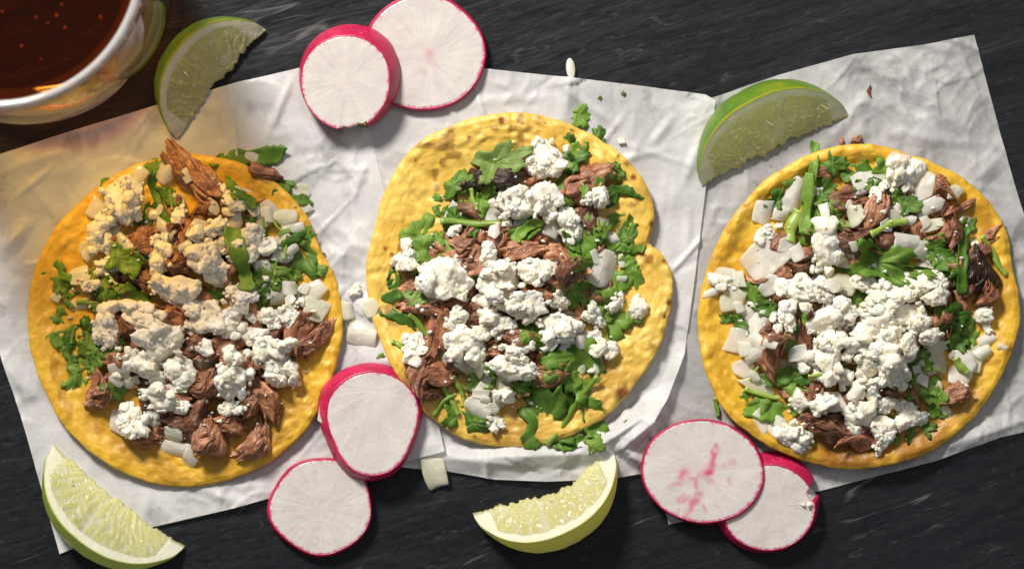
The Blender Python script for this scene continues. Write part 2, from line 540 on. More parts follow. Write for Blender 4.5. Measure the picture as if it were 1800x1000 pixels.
# ------------------------------------------------------------------ slate
def build_slate():
    st = 0.0011
    xs = np.concatenate([[-0.5, -0.35, -0.25], np.arange(-0.205, 0.205, st), [0.25, 0.35, 0.5]])
    ys = np.concatenate([[-0.4, -0.25, -0.16], np.arange(-0.118, 0.118, st), [0.16, 0.25, 0.4]])
    X, Y = np.meshgrid(xs, ys, indexing='ij'); x, y = X.ravel(), Y.ravel()
    a = math.radians(14)
    u = x * math.cos(a) + y * math.sin(a); v = -x * math.sin(a) + y * math.cos(a)
    wv = v + 0.006 * fbm(p3(u * 25, v * 40), 3, 5)
    n = fbm(p3(u * 22, wv * 85), 5, 11, 0.55) * 3.2 + fbm(p3(u * 9, v * 16), 2, 31) * 2.0
    lev = n * 2.2
    t = lev - np.floor(lev)
    ter = (np.floor(lev) + sstep(0.80, 1.0, t)) / 2.2
    z = 0.00012 * ter + 0.00004 * n + 0.00004 * fbm(p3(u * 160, v * 420), 3, 3)
    Z = z.reshape(X.shape)
    gy = np.abs(np.gradient(Z, axis=1)) / st
    up = np.maximum(-np.gradient(Z, axis=1), 0) / st
    brk = sstep(0.05, 0.55, fbm(p3(x * 60, y * 60), 3, 77) + 0.12).reshape(X.shape)
    fine = sstep(0.42, 0.62, fbm(p3(u * 130, v * 520), 3, 91)).reshape(X.shape)
    scarp = np.clip(sstep(0.10, 0.28, up) * brk * 0.9 + 0.10 * fine * brk, 0, 1).ravel()
    z -= z.max() + 0.0
    # one flat sheet below everything, its lumps reaching up to zero
    me = mesh('slate_board', np.stack([x, y, z], -1), grid_faces(len(xs), len(ys)), M['slate'], attrs={'scarp': scarp})
    obj('slate_board', me, kind='structure', label='dark grey natural slate board under the tacos')
    return


build_slate()

# ------------------------------------------------------------------ paper sheets
def polyline(pts, t):
    P = np.array(pts, float); d = np.concatenate([[0], np.cumsum(np.hypot(*np.diff(P, axis=0).T))]); d /= d[-1]
    return np.stack([np.interp(t, d, P[:, 0]), np.interp(t, d, P[:, 1])], -1)


def seg_dist(x, y, x1, y1, x2, y2):
    dx, dy = x2 - x1, y2 - y1; L = dx * dx + dy * dy + 1e-12
    t = np.clip(((x - x1) * dx + (y - y1) * dy) / L, 0, 1)
    return np.hypot(x - x1 - t * dx, y - y1 - t * dy), t


def build_paper(label, top, bottom, left, right, seed, ridges=(), n=190, lift=0.0004, mat='paper'):
    """Coons patch between four edge lines given left-to-right / top-to-bottom"""
    t = np.linspace(0, 1, n); r = np.random.default_rng(seed)
    T, B, L, R = polyline(top, t), polyline(bottom, t), polyline(left, t), polyline(right, t)
    U, Vv = np.meshgrid(t, t, indexing='ij'); U = U[..., None]; Vv = Vv[..., None]
    P = (1 - Vv) * T[:, None] + Vv * B[:, None] + (1 - U) * L[None] + U * R[None] \
        - ((1 - U) * (1 - Vv) * T[0] + U * (1 - Vv) * T[-1] + (1 - U) * Vv * B[0] + U * Vv * B[-1])
    px, py = P[..., 0].ravel(), P[..., 1].ravel()
    # ragged edge
    x, y = W(px, py)
    Hm = H
    for ax in (0, 1):
        Hm = np.maximum(Hm, np.maximum(np.roll(Hm, 1, ax), np.roll(Hm, -1, ax)))
    base = hs(x, y, blur(blur(Hm, 3), 3))
    z = np.zeros_like(x)
    # soft undulation + creases
    z += 0.0020 * (fbm(p3(x * 26, y * 26, seed), 3, seed) + 0.25)
    for k, (fr, am) in enumerate(((30, 0.0026), (65, 0.0016), (140, 0.0008))):
        wx = x + 0.004 * vnoise(p3(x * 60, y * 60, k), seed); wy = y + 0.004 * vnoise(p3(x * 60, y * 60, 9 + k), seed)
        d1, d2, idv = worley2(wx * fr, wy * fr, seed + k)
        msk = sstep(-0.25, 0.45, fbm(p3(x * 30, y * 30, k + 4), 2, seed + 60))
        z += am * msk * (np.minimum(d2 - d1, 0.5) * -1.0 + 0.5 * (idv - 0.5) + 0.3)
    for k in range(110):
        cx, cy = r.uniform(px.min(), px.max()), r.uniform(py.min(), py.max()); a = r.uniform(0, PI); l = r.uniform(15, 110)
        w = r.uniform(5, 16); h = r.uniform(0.0003, 0.0011) * r.choice([1, 1, -0.4])
        d, tt = seg_dist(px, py, cx - l * math.cos(a), cy - l * math.sin(a), cx + l * math.cos(a), cy + l * math.sin(a))
        z += h * np.maximum(0, 1 - d / w) * np.sin(PI * np.clip(tt, 0.03, 0.97))
    for (x1, y1, x2, y2, h, w) in ridges:
        d, tt = seg_dist(px, py, x1, y1, x2, y2); z += h * np.maximum(0, 1 - d / w) * (0.45 + 0.55 * np.sin(PI * tt))
    z = np.maximum(z, -0.0001) + base + lift
    me = mesh('waxed_paper', np.stack([x, y, z], -1), grid_faces(n, n)[:, ::-1], M[mat])
    G = np.stack([x, y, z], -1).reshape(n, n, 3)
    for Q in (G, (G[1:] + G[:-1]) / 2, (G[:, 1:] + G[:, :-1]) / 2, (G[1:, 1:] + G[:-1, :-1]) / 2):
        lay(Q[..., 0].ravel(), Q[..., 1].ravel(), Q[..., 2].ravel())
    return obj('paper_sheet', me, label=label, cat='paper', group='sheets of waxed paper under the tortillas')


build_paper('greyish waxed paper sheet under the cupped tortilla farthest from the drink',
            [(1215, 182), (1260, 170), (1370, 132), (1500, 96), (1620, 80), (1712, 62)],
            [(1175, 921), (1300, 895), (1450, 860), (1640, 810), (1755, 768), (1840, 750)],
            [(1215, 182), (1122, 500), (1140, 755), (1175, 921)],
            [(1712, 62), (1765, 262), (1805, 400), (1840, 750)], 21,
            [(1700, 330, 1765, 265, .0015, 24), (1640, 790, 1830, 728, .0025, 22), (1600, 240, 1700, 190, .0012, 40)], mat='paper_thin')
build_paper('crumpled waxed paper sheet under the notched tortilla with its folded corner',
            [(600, 96), (720, 108), (860, 122), (1000, 137), (1150, 155), (1240, 167), (1257, 178)],
            [(640, 812), (720, 822), (790, 828), (870, 842), (960, 845), (1060, 842), (1128, 832)],
            [(600, 96), (620, 400), (640, 812)],
            [(1257, 178), (1240, 330), (1222, 480), (1203, 620), (1172, 700), (1150, 735), (1128, 832)], 22,
            [(1040, 790, 1180, 700, .0060, 30), (1095, 785, 1165, 725, .0052, 16), (1095, 787, 1128, 812, .004, 16),
             (870, 800, 1040, 795, .0045, 26), (1203, 620, 1175, 705, .0035, 22), (995, 205, 1000, 135, .002, 20),
             (760, 800, 900, 815, .003, 26), (1060, 800, 1100, 840, .003, 18)])
build_paper('white waxed paper sheet under the tortilla nearest the drink',
            [(-92, 300), (0, 271), (130, 230), (275, 186), (420, 145), (545, 116), (628, 100)],
            [(105, 973), (150, 955), (270, 925), (400, 895), (520, 862), (660, 825), (782, 791)],
            [(-92, 300), (-20, 560), (40, 740), (105, 973)],
            [(628, 100), (652, 232), (690, 400), (735, 590), (782, 791)], 23,
            [(10, 300, 120, 265, .0012, 20), (5, 440, 45, 400, .0025, 22), (10, 640, 60, 700, .002, 24), (600, 250, 650, 330, .0012, 22),
             (560, 190, 640, 260, .001, 25)])

# ------------------------------------------------------------------ tortillas
CR = {'A': (40, 240, 0.6203), 'B': (640, 190, 0.610), 'C': (1210, 240, 0.59)}   # close views the lists were read from
PLACE = {'A': 'the tortilla nearest the drink', 'B': 'the notched tortilla between the other two', 'C': 'the cupped tortilla farthest from the drink'}
OUT = {
    'A': [(440, 55), (390, 62), (330, 75), (270, 105), (215, 140), (150, 195), (95, 255), (55, 320), (28, 390), (14, 460), (12, 530), (18, 600),
          (38, 670), (70, 740), (110, 810), (165, 870), (225, 920), (300, 960), (380, 985), (440, 992), (520, 988), (600, 968), (680, 935),
          (750, 885), (810, 820), (840, 775), (850, 735), (875, 690), (895, 620), (906, 550), (903, 480), (885, 400), (858, 345), (832, 300),
          (820, 255), (790, 205), (740, 150), (690, 110), (620, 75), (550, 58), (490, 50)],
    'B': [(430, 12), (330, 25), (240, 55), (170, 90), (120, 135), (85, 190), (50, 260), (35, 320), (20, 390), (8, 440), (8, 500), (15, 570),
          (40, 650), (80, 740), (130, 820), (190, 890), (260, 940), (340, 970), (420, 977), (520, 968), (590, 950), (640, 920), (690, 895),
          (740, 850), (785, 790), (830, 730), (865, 650), (885, 570), (892, 500), (875, 445), (848, 408), (818, 393), (832, 350), (835, 290),
          (815, 230), (780, 175), (730, 125), (670, 85), (600, 50), (520, 25)],
    'C': [(500, 25), (430, 32), (380, 45), (300, 85), (240, 120), (180, 180), (130, 240), (90, 310), (60, 380), (40, 450), (28, 530), (30, 600),
          (40, 670), (65, 740), (100, 810), (150, 860), (210, 905), (290, 945), (380, 975), (460, 988), (540, 985), (640, 965), (740, 925),
          (820, 865), (880, 800), (930, 720), (965, 640), (988, 550), (985, 480), (965, 400), (962, 345), (945, 280), (915, 220), (870, 165),
          (810, 120), (740, 85), (660, 55), (580, 30)]}


def crop(t, u, v):
    x0, y0, k = CR[t]; return x0 + u * k, y0 + v * k


def build_tortilla(t, mat, label, rise, lip, fine, bump_amp, zoff, creases=(), toasts=(), oil_shades=()):
    P = np.array([W(*crop(t, u, v), 0.004) for u, v in OUT[t]])
    c = P.mean(0); Q = P - c
    th = np.unwrap(np.arctan2(Q[:, 1], Q[:, 0])); r = np.hypot(Q[:, 0], Q[:, 1])
    if th[-1] < th[0]: th, r = th[::-1], r[::-1]
    th = np.concatenate([th - 2 * PI, th, th + 2 * PI]); r = np.tile(r, 3)
    o = np.argsort(th); th, r = th[o], r[o]
    na, nr = 390, 110
    A = np.linspace(0, 2 * PI, na, endpoint=False)
    R = np.interp(A, th, r)
    k = np.exp(-0.5 * (np.arange(-4, 5) / 1.6) ** 2); k /= k.sum()
    R = np.convolve(np.concatenate([R[-4:], R, R[:4]]), k, 'valid')
    R = R * (1 + 0.004 * vnoise(p3(np.cos(A) * 14, np.sin(A) * 14, 3), 7 + ord(t)) + 0.002 * vnoise(p3(np.cos(A) * 45, np.sin(A) * 45, 3), 9))
    rho = np.concatenate([np.linspace(0.001, 0.80, int(nr * 0.68)), np.linspace(0.807, 0.985, nr - int(nr * 0.68))])
    RHO, AA = np.meshgrid(rho, A, indexing='ij'); rr = RHO * R[None]
    x = (c[0] + rr * np.cos(AA)).ravel(); y = (c[1] + rr * np.sin(AA)).ravel(); rh = RHO.ravel(); aa = AA.ravel()
    seed = ord(t)
    und = fbm(p3(x * 38, y * 38, 1), 3, seed) * 0.0012
    d1, d2, idv = worley2(x * fine + 0.35 * vnoise(p3(x * 200, y * 200), 3), y * fine, seed)
    bl = np.maximum(0, 0.62 - d1) * sstep(0.35, 1.0, idv + 0.35 * fbm(p3(x * 60, y * 60, 2), 2, seed + 2))
    e1, e2, iw = worley2(x * fine * 0.42, y * fine * 0.42, seed + 5)
    big = np.maximum(0, 0.55 - e1) * (iw > 0.62)
    z = und + bump_amp * (bl * 0.9 + big * 1.4) * (0.45 + 0.8 * sstep(-0.2, 0.5, fbm(p3(x * 30, y * 30, 7), 2, seed + 3))) + bump_amp * 0.42 * fbm(p3(x * 420, y * 420, 2), 3, seed)
    wob = 1 + 0.30 * vnoise(p3(np.cos(aa) * 6, np.sin(aa) * 6, 5), seed + 4) + 0.65 * vnoise(p3(np.cos(aa) * 1.6, np.sin(aa) * 1.6, 5), seed + 1)
    rimz = rise * wob
    for (ang, wd, h) in zoff:
        dd = (aa - math.radians(ang) + PI) % (2 * PI) - PI; rimz = rimz + h * np.exp(-(dd / math.radians(wd)) ** 2)
    inner = 0.86 if lip else 0.70
    z += rimz * sstep(inner, 0.955, rh) - (0.0003 + 0.08 * rise) * sstep(0.965, 0.99, rh)
    for (u1, v1, u2, v2, h, w) in creases:
        a1, b1 = W(*crop(t, u1, v1), .004); a2, b2 = W(*crop(t, u2, v2), .004)
        d, tt = seg_dist(x, y, a1, b1, a2, b2); z += h * np.exp(-(d / (w * 0.000122)) ** 2)
    toast = np.zeros_like(x)
    for (u1, v1, rad) in toasts:
        a1, b1 = W(*crop(t, u1, v1), .004); rad *= 0.000122
        d = np.hypot(x - a1, y - b1) * (1 + 0.5 * vnoise(p3(x * 500, y * 500), 4)); toast = np.maximum(toast, 1 - sstep(0.3 * rad, rad, d))
    sp = sstep(0.72, 0.86, vnoise(p3(x * 330, y * 330, 8), seed + 8) * 0.5 + 0.5 * vnoise(p3(x * 90, y * 90, 8), seed + 9) + 0.35)
    toast = np.clip(toast + 0.6 * sp, 0, 1)
    oil_shade = np.zeros_like(x)
    for (u1, v1, rad, st_) in oil_shades:
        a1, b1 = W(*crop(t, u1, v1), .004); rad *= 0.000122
        d = np.hypot(x - a1, y - b1) * (1 + 0.35 * fbm(p3(x * 160, y * 160, 4), 3, 14)); oil_shade = np.maximum(oil_shade, st_ * (1 - sstep(0.35 * rad, 1.15 * rad, d)))
    blis = np.clip(bl * 1.3 + big * 1.5, 0, 1) * 0.7
    thick = 0.0014
    zb = np.percentile(hs(x, y), 90) + 0.0002
    top = np.stack([x, y, z + zb + thick], -1)
    # rounded edge and underside
    rings, zl = [], top[-na:, 2]
    for (rf, dz) in ((0.997, 0.0003), (1.0, 0.0008), (0.995, 0.0014), (0.95, 0.0015)):
        rings.append(np.stack([c[0] + R * rf * np.cos(A), c[1] + R * rf * np.sin(A), zl - dz], -1))
    und_in = np.stack([c[0] + R * 0.75 * np.cos(A), c[1] + R * 0.75 * np.sin(A), np.full(na, zb + 0.0001)], -1)
    cen = np.stack([c[0] + R * 0.02 * np.cos(A), c[1] + R * 0.02 * np.sin(A), np.full(na, zb + 0.0001)], -1)
    V = np.concatenate([top] + rings + [und_in, cen])
    nrow = nr + 6
    I, J = np.meshgrid(np.arange(nrow - 1), np.arange(na), indexing='ij'); J2 = (J + 1) % na
    F = np.stack([I * na + J, (I + 1) * na + J, (I + 1) * na + J2, I * na + J2], -1).reshape(-1, 4)
    pad = np.zeros(6 * na)
    pad_t = np.concatenate([toast, np.tile(toast[-na:] * 0.6, 4), pad[:2 * na]]); pad_b = np.concatenate([blis, pad])
    loc = np.array([c[0], c[1], zb])
    me = mesh('tortilla', V - loc, F, mat, attrs={'blister': pad_b, 'toast': pad_t, 'oil_shade': np.concatenate([oil_shade, pad])})
    obj('tortilla', me, loc, label=label, cat='tortilla', group='corn tortillas laid on paper')
    lay(x, y, top[:, 2])
    er = rings[1]; lay(er[:, 0], er[:, 1], er[:, 2])


# ------------------------------------------------------------------ radish slices
def radish(label, topo, boto, thick, tilt=(0, 0), veins=(), notch=(), seed=0, core=(0, 0), z_extra=0.0, q=88):
    """topo / boto: outlines of the upper and lower face as (cx, cy, rx, ry, rot, [harmonics]) in photograph pixels"""
    na = 170; A = np.linspace(0, 2 * PI, na, endpoint=False); r = np.random.default_rng(seed)

    def outline(o, z):
        cx, cy, rx, ry, rot = o[:5]; k = 1 + sum(a * np.cos(n * (A - math.radians(p))) for n, a, p in (o[5] if len(o) > 5 else []))
        k = k * (1 + 0.006 * vnoise(p3(np.cos(A) * 5, np.sin(A) * 5, seed), seed))
        for (ang, wd, dep) in notch:
            dd = (A - math.radians(ang) + PI) % (2 * PI) - PI; k = k * (1 - dep * sstep(wd, wd * 0.55, np.abs(np.degrees(dd))) * (1 + 0.25 * vnoise(p3(A * 12, A * 0), seed)))
        ex, ey = rx * k * np.cos(A - math.radians(rot)), ry * k * np.sin(A - math.radians(rot)); ro = math.radians(rot)
        qx, qy = ex * math.cos(ro) - ey * math.sin(ro), ex * math.sin(ro) + ey * math.cos(ro)
        return np.stack([*W(cx + qx, cy - qy, z)], -1)
    To, Bo = outline(topo, thick + 0.004), outline(boto, 0.003)
    c = np.array([Bo[:, 0].mean(), Bo[:, 1].mean()])
    To, Bo = To - c, Bo - c
    tc = To.mean(0)
    # flesh: domed slightly, plus a cut side strip just under the edge
    rho = np.concatenate([np.linspace(0.0, 0.93, 52), np.linspace(0.945, 0.992, 8)])
    XY = tc + (To - tc)[None] * rho[:, None, None]
    x, y = XY[..., 0].ravel(), XY[..., 1].ravel(); rh = np.repeat(rho, na); aa = np.tile(A, len(rho))
    kx, ky = tc + np.array([core[0], -core[1]]) * S
    ang = np.arctan2(y - ky, x - kx)
    ray = 0.5 + 0.5 * vnoise(np.stack([np.cos(ang) * 16, np.sin(ang) * 16, np.hypot(x, y) * 90], -1), seed + 3)
    ray = 0.5 + (ray - 0.5) * sstep(0.0, 0.35, rh)
    z = np.full_like(x, thick) + 0.00018 * fbm(p3(x * 160, y * 160, seed), 3, seed) + 0.00004 * (ray - 0.5) - 0.00012 * (rh > 0.96)
    jag = 0.035 + 0.030 * vnoise(np.stack([np.cos(aa) * 22, np.sin(aa) * 22, aa * 0], -1), seed + 4) + 0.02 * vnoise(np.stack([np.cos(aa) * 60, np.sin(aa) * 60, aa * 0], -1), seed + 5)
    in_notch = np.zeros_like(aa)
    for (an, wd, dep) in notch:
        in_notch = np.maximum(in_notch, np.abs((aa - math.radians(an) + PI) % (2 * PI) - PI) < math.radians(wd * 0.9))
    pink = sstep(1 - np.maximum(jag, 0.008) * 1.5, 1 - np.maximum(jag, 0.008) * 0.3, rh) * (1 - in_notch) * 0.9
    gx, gy = x / S, -y / S
    for (x1, y1, x2, y2, w, s) in veins:
        d, tt = seg_dist(gx + 3 * vnoise(p3(x * 400, y * 400, 5), 3), gy + 3 * vnoise(p3(x * 400, y * 400, 7), 3), x1, y1, x2, y2)
        pink = np.maximum(pink, s * (1 - sstep(0.0, 1.7 * w, d)) * (0.75 + 0.5 * vnoise(p3(x * 500, y * 500, 3), 8)))
    Vf = np.stack([x, y, z], -1)
    I, J = np.meshgrid(np.arange(len(rho) - 1), np.arange(na), indexing='ij'); J2 = (J + 1) % na
    Ff = np.stack([I * na + J, (I + 1) * na + J, (I + 1) * na + J2, I * na + J2], -1).reshape(-1, 4)
    # skin: side wall wrapped a hair over both faces
    rows = []
    for s_, inset, dz in ((1.0, 0.985, -0.00006), (1.0, 0.998, 0.00006), (0.93, 1.006, 0), (0.7, 1.016, 0), (0.4, 1.018, 0), (0.15, 1.010, 0), (0.0, 0.985, 0), (0.0, 0.5, 0), (0.0, 0.02, 0)):
        base = To * s_ + Bo * (1 - s_); m = base.mean(0)
        rows.append(np.column_stack([m + (base - m) * inset, np.full(na, thick * s_ + dz)]))
    Vs = np.concatenate(rows); nrw = len(rows)
    I, J = np.meshgrid(np.arange(nrw - 1), np.arange(na), indexing='ij'); J2 = (J + 1) % na
    Fs = np.stack([I * na + J, (I + 1) * na + J, (I + 1) * na + J2, I * na + J2], -1).reshape(-1, 4)
    n_in = [np.abs((A - math.radians(an) + PI) % (2 * PI) - PI) < math.radians(wd * 0.8) for an, wd, dep in notch]
    nf = np.zeros(len(Fs), int)
    if n_in:
        nn = np.any(n_in, axis=0); nf = np.where(np.tile(nn, nrw - 1) & (np.repeat(np.arange(nrw - 1), na) > 0), 1, 0)
    allV = np.concatenate([Vf, Vs])
    allV[:, 2] += tilt[0] * allV[:, 0] + tilt[1] * allV[:, 1]
    i, j = cell(allV[:, 0] + c[0], allV[:, 1] + c[1])
    low = Vs.copy(); low[:, 2] += tilt[0] * low[:, 0] + tilt[1] * low[:, 1]
    d = hs(low[-6 * na:, 0] + c[0], low[-6 * na:, 1] + c[1]) - low[-6 * na:, 2]
    zz = np.percentile(d, q) + z_extra
    lay(allV[:, 0] + c[0], allV[:, 1] + c[1], allV[:, 2] + zz)
    root = obj('radish_slice', None, (c[0], c[1], zz), label=label, cat='radish', group='radish slices around the tacos')
    obj('flesh', mesh('flesh', allV[:len(Vf)], Ff, M['rflesh'], attrs={'ray': ray, 'pink': pink}), parent=root)
    zz0 = np.zeros(len(Vs))
    obj('skin', mesh('skin', allV[len(Vf):], Fs, [M['rskin'], M['rflesh']], fmat=nf, attrs={'ray': zz0 + .6, 'pink': zz0}), parent=root)
    return root


# ------------------------------------------------------------------ lime wedges
def lime(label, p1, p2, depth, wedge, seed, worn=0.0, rind='rind'):
    """p1, p2: the two tips in photograph pixels, rind on the left-hand side going from p1 to p2 (seen with y up)"""
    x1, y1 = W(*p2, 0.004); x2, y2 = W(*p1, 0.004)
    cx, cy = (x1 + x2) / 2, (y1 + y2) / 2; a = math.hypot(x2 - x1, y2 - y1) / 2
    rot = math.atan2(y2 - y1, x2 - x1); Rm = depth * S * 0.985
    r_ = np.random.default_rng(seed)
    n = 90; s = np.linspace(-1, 1, n); wd = math.radians(wedge)

    def prof(s_): return Rm * np.maximum(1 - np.abs(s_) ** 2.3, 0) ** 0.62 + 0.0006 + 0.0012 * np.exp(-((np.abs(s_) - 1) / 0.06) ** 2)
    ca, sa = math.cos(rot), math.sin(rot)

    def world(V):   # local -> rotated about z
        o = V.copy(); o[:, 0] = V[:, 0] * ca - V[:, 1] * sa; o[:, 1] = V[:, 0] * sa + V[:, 1] * ca; return o
    # rind: lune of outer surface between angle 0 and wd, wrapped onto the lower face
    m = 26; ph = np.linspace(0, wd, m); Sg, Pg = np.meshgrid(s, ph, indexing='ij')
    rr = prof(Sg) * (1 + 0.008 * vnoise(np.stack([Sg.ravel() * 9, Pg.ravel() * 7, Sg.ravel() * 0 + seed], -1), seed).reshape(Sg.shape))
    Vr = np.stack([Sg * a, rr * np.cos(Pg), rr * np.sin(Pg)], -1).reshape(-1, 3)
    edge = sstep(0.90, 1.0, Pg / wd).ravel() * 0.85
    Fr = grid_faces(n, m)
    # upper face: polar strips from axis edge to rind, q in 0..1
    q = np.concatenate([np.linspace(0.0, 0.90, 60), np.linspace(0.915, 1.0, 10)])
    Sg, Qg = np.meshgrid(s, q, indexing='ij'); pr = prof(Sg)
    inner = 0.10 + 0.05 * vnoise(p3(s * 8, s * 0, seed), seed) + 0.04 * vnoise(p3(s * 30, s * 0, seed), seed) + worn * np.exp(-((s + 0.1) / 0.45) ** 2)
    inner = np.clip(inner, 0.0, 0.5)
    rad = pr * (inner[:, None] * (1 - Qg) + Qg)
    d_rim = (pr - rad)                                   # metres from the rind
    d_tip = (1 - np.abs(Sg)) * a
    pith = 1 - sstep(0.0032, 0.0042, np.minimum(d_rim + 0.0004 * vnoise(p3(Sg.ravel() * 14, Qg.ravel() * 9, seed), seed).reshape(Sg.shape), d_tip * 0.62))
    # vesicles: long drops pointing from the rind to the axis
    xx, yy = Sg * a, rad
    fx, fy = xx.ravel(), yy.ravel()
    # fan coordinate: lines converge towards the axis centre
    cen = a * 0.10
    fa = np.arctan2(fx - cen * 0, fy + Rm * 0.55); fr_ = np.hypot(fx, fy + Rm * 0.55)
    fa = fa + 0.05 * vnoise(p3(fx * 160, fy * 160, seed), seed)
    g1, g2, gi = worley2(fa * 21, fr_ * 85 + gi_off(fa, seed), seed)
    ves = np.clip((g2 - g1) * 2.6, 0, 1)
    membr = np.exp(-((fa - r_.uniform(0.1, 0.4)) / 0.02) ** 2) * (r_.uniform() < 0.8)
    ves = np.clip(ves - membr, 0, 1) * (1 - pith.ravel())
    dent = 0.0007 * (1 - pith.ravel())
    hgt = 0.0008 * np.sqrt(ves + 1e-4) * (0.6 + 0.7 * gi) * (1 - pith.ravel()) - dent + 0.0002 * fbm(p3(fx * 300, fy * 300, seed), 3, seed)
    hgt += (0.0004 * fbm(p3(fx * 90, fy * 90, seed + 3), 2, seed + 1)) * (1 - pith.ravel())
    cw, sw = math.cos(wd), math.sin(wd)
    Vt = np.stack([fx, fy * cw - hgt * sw, fy * sw + hgt * cw], -1)
    # underside
    inn = pr[:, 0] * inner
    Vb = np.stack([np.repeat(s * a, 2), np.stack([inn * cw * 1.0, prof(s)], -1).ravel(), np.zeros(2 * n)], -1)
    Vb[0::2, 2] = np.maximum(inn * sw * 0.3, 0)
    Fb = grid_faces(n, 2)[:, ::-1]
    # ragged inner edge wall between upper face and underside
    up_in = Vt.reshape(n, len(q), 3)[:, 0]; lo_in = Vb[0::2]
    Vi = np.stack([up_in, (up_in + lo_in) / 2 + np.array([0, -0.0008, 0]), lo_in], 1).reshape(-1, 3)
    Fi = grid_faces(n, 3)
    Ft = grid_faces(n, len(q))[:, ::-1]
    isp = pith.ravel()[Ft].mean(1) > 0.5
    loc_xy = np.array([cx, cy])
    allv = world(np.concatenate([Vr, Vb, Vt]))
    # let it lie on what is there; tips may hang free
    dd = hs(world(Vb)[:, 0] + cx, world(Vb)[:, 1] + cy)
    z0 = np.percentile(dd, 92)
    lay(allv[:, 0] + cx, allv[:, 1] + cy, allv[:, 2] + z0)
    root = obj('lime_wedge', None, (cx, cy, z0), label=label, cat='lime', group='lime wedges around the tacos')

    def sub(V, F):   # keep only the vertices used
        u, inv = np.unique(F, return_inverse=True); return V[u], inv.reshape(F.shape), u
    obj('rind', mesh('rind', world(Vr), Fr, M[rind], attrs={'edge': edge}), parent=root)
    v_, f_, u_ = sub(Vt, Ft[isp])
    ed = sstep(0.0008, 0.0, d_rim.ravel())[u_]
    v2 = np.concatenate([world(v_), world(Vb)]); f2 = np.concatenate([f_, Fb + len(v_)])
    obj('pith', mesh('pith', v2, f2, M['pith'], attrs={'edge': np.concatenate([ed, np.zeros(len(Vb))])}), parent=root)
    v_, f_, u_ = sub(Vt, Ft[~isp])
    v2 = np.concatenate([world(v_), world(Vi)]); f2 = np.concatenate([f_, Fi + len(v_)])
    obj('pulp', mesh('pulp', v2, f2, M['pulp'], attrs={'ves': np.concatenate([ves[u_], np.full(len(Vi), 0.5)])}), parent=root)
    # loose fibres
    VV, FF = [], []
    for k in range(3, 5):
        i = r_.integers(8, n - 8); b = up_in[i] if k < 3 else Vt.reshape(n, len(q), 3)[i, r_.integers(5, 50)]
        an = r_.uniform(0, 2 * PI); L = r_.uniform(0.0015, 0.0035)
        d0 = np.array([math.cos(an), -abs(math.sin(an)) if k < 3 else math.sin(an), 0.10]); bend = r_.uniform(-1, 1) * 0.002
        t = np.linspace(0, 1, 8)
        sp = b + d0 * L * t[:, None] + np.stack([bend * t ** 2, bend * np.sin(t * 4), 0.0006 * np.sin(t * 3) + 0.0004], -1)
        V, F = tube(sp, 0.00022 * (1 - 0.6 * t), 5); FF.append(F + sum(len(v) for v in VV)); VV.append(V)
    obj('fibre', mesh('fibre', world(np.concatenate(VV)), np.concatenate(FF), M['fibre']), parent=root)
    return root


def gi_off(fa, seed):
    k = np.floor(fa * 21).astype(np.int64); return _h(k, k * 0, k * 0 + 5, seed) * 0.8


def tube(spine, radii, n=8, flat=1.0):
    t = np.gradient(spine, axis=0); t /= np.linalg.norm(t, axis=1)[:, None] + 1e-12
    up = np.array([0, 0, 1.0]); sx = np.cross(t, up); sx /= np.linalg.norm(sx, axis=1)[:, None] + 1e-12
    sz = np.cross(sx, t); A = np.linspace(0, 2 * PI, n, endpoint=False)
    V = spine[:, None] + radii[:, None, None] * (np.cos(A)[None, :, None] * sx[:, None] + flat * np.sin(A)[None, :, None] * sz[:, None])
    m = len(spine); V = V.reshape(-1, 3)
    I, J = np.meshgrid(np.arange(m - 1), np.arange(n), indexing='ij'); J2 = (J + 1) % n
    F = np.stack([I * n + J, I * n + J2, (I + 1) * n + J2, (I + 1) * n + J], -1).reshape(-1, 4)
    cap = len(V); V = np.concatenate([V, [spine[0], spine[-1]]])
    j = np.arange(n); j2 = (j + 1) % n
    c0 = np.stack([j2, j, np.full(n, cap), np.full(n, cap)], -1); c1 = np.stack([(m - 1) * n + j, (m - 1) * n + j2, np.full(n, cap + 1), np.full(n, cap + 1)], -1)
    return V, np.concatenate([F, c0, c1])


# ------------------------------------------------------------------ topping shapes (metres, local)
def rotz(V, a):
    c, s = math.cos(a), math.sin(a); o = V.copy(); o[:, 0] = V[:, 0] * c - V[:, 1] * s; o[:, 1] = V[:, 0] * s + V[:, 1] * c; return o


def tri_clean(F):
    """turn quads that repeat their last corner into triangles"""
    t = F[:, 2] == F[:, 3]; return [f for f in (F[~t], F[t][:, :3]) if len(f)]


def tri_clean2(F):
    """drop doubled corners whichever place they hold"""
    d = (F[:, 2] == F[:, 3]) | (F[:, 0] == F[:, 1])
    a = F[~d]; b = F[d]; b = np.where((b[:, 2] == b[:, 3])[:, None], b[:, [0, 1, 2]], b[:, [1, 2, 3]])
    return [f for f in (a, b) if len(f)]


def crumb(size, lv, r):
    """one broken crumb: random fracture planes, then grain"""
    D, F = ico(lv); sd = int(r.integers(1e6))
    t = np.full(len(D), 1.25) + 0.30 * fbm(D * 1.7, 2, sd)
    for k in range(8):
        nn = r.normal(size=3); nn /= np.linalg.norm(nn)
        c = D @ nn; t = np.minimum(t, np.where(c > 0.05, r.uniform(0.55, 1.0) / np.maximum(c, 0.05), 9))
    V = D * t[:, None] * size
    w1 = np.abs(vnoise(V / 0.0013, sd)); w2 = vnoise(V / 0.0006, sd + 1); w0 = vnoise(V / 0.0028, sd + 2)
    V = V + D * (0.0006 * w0 + 0.0008 * (w1 - 0.3) + 0.00042 * w2)[:, None] * min(1.0, size / 0.0016)
    return V, F


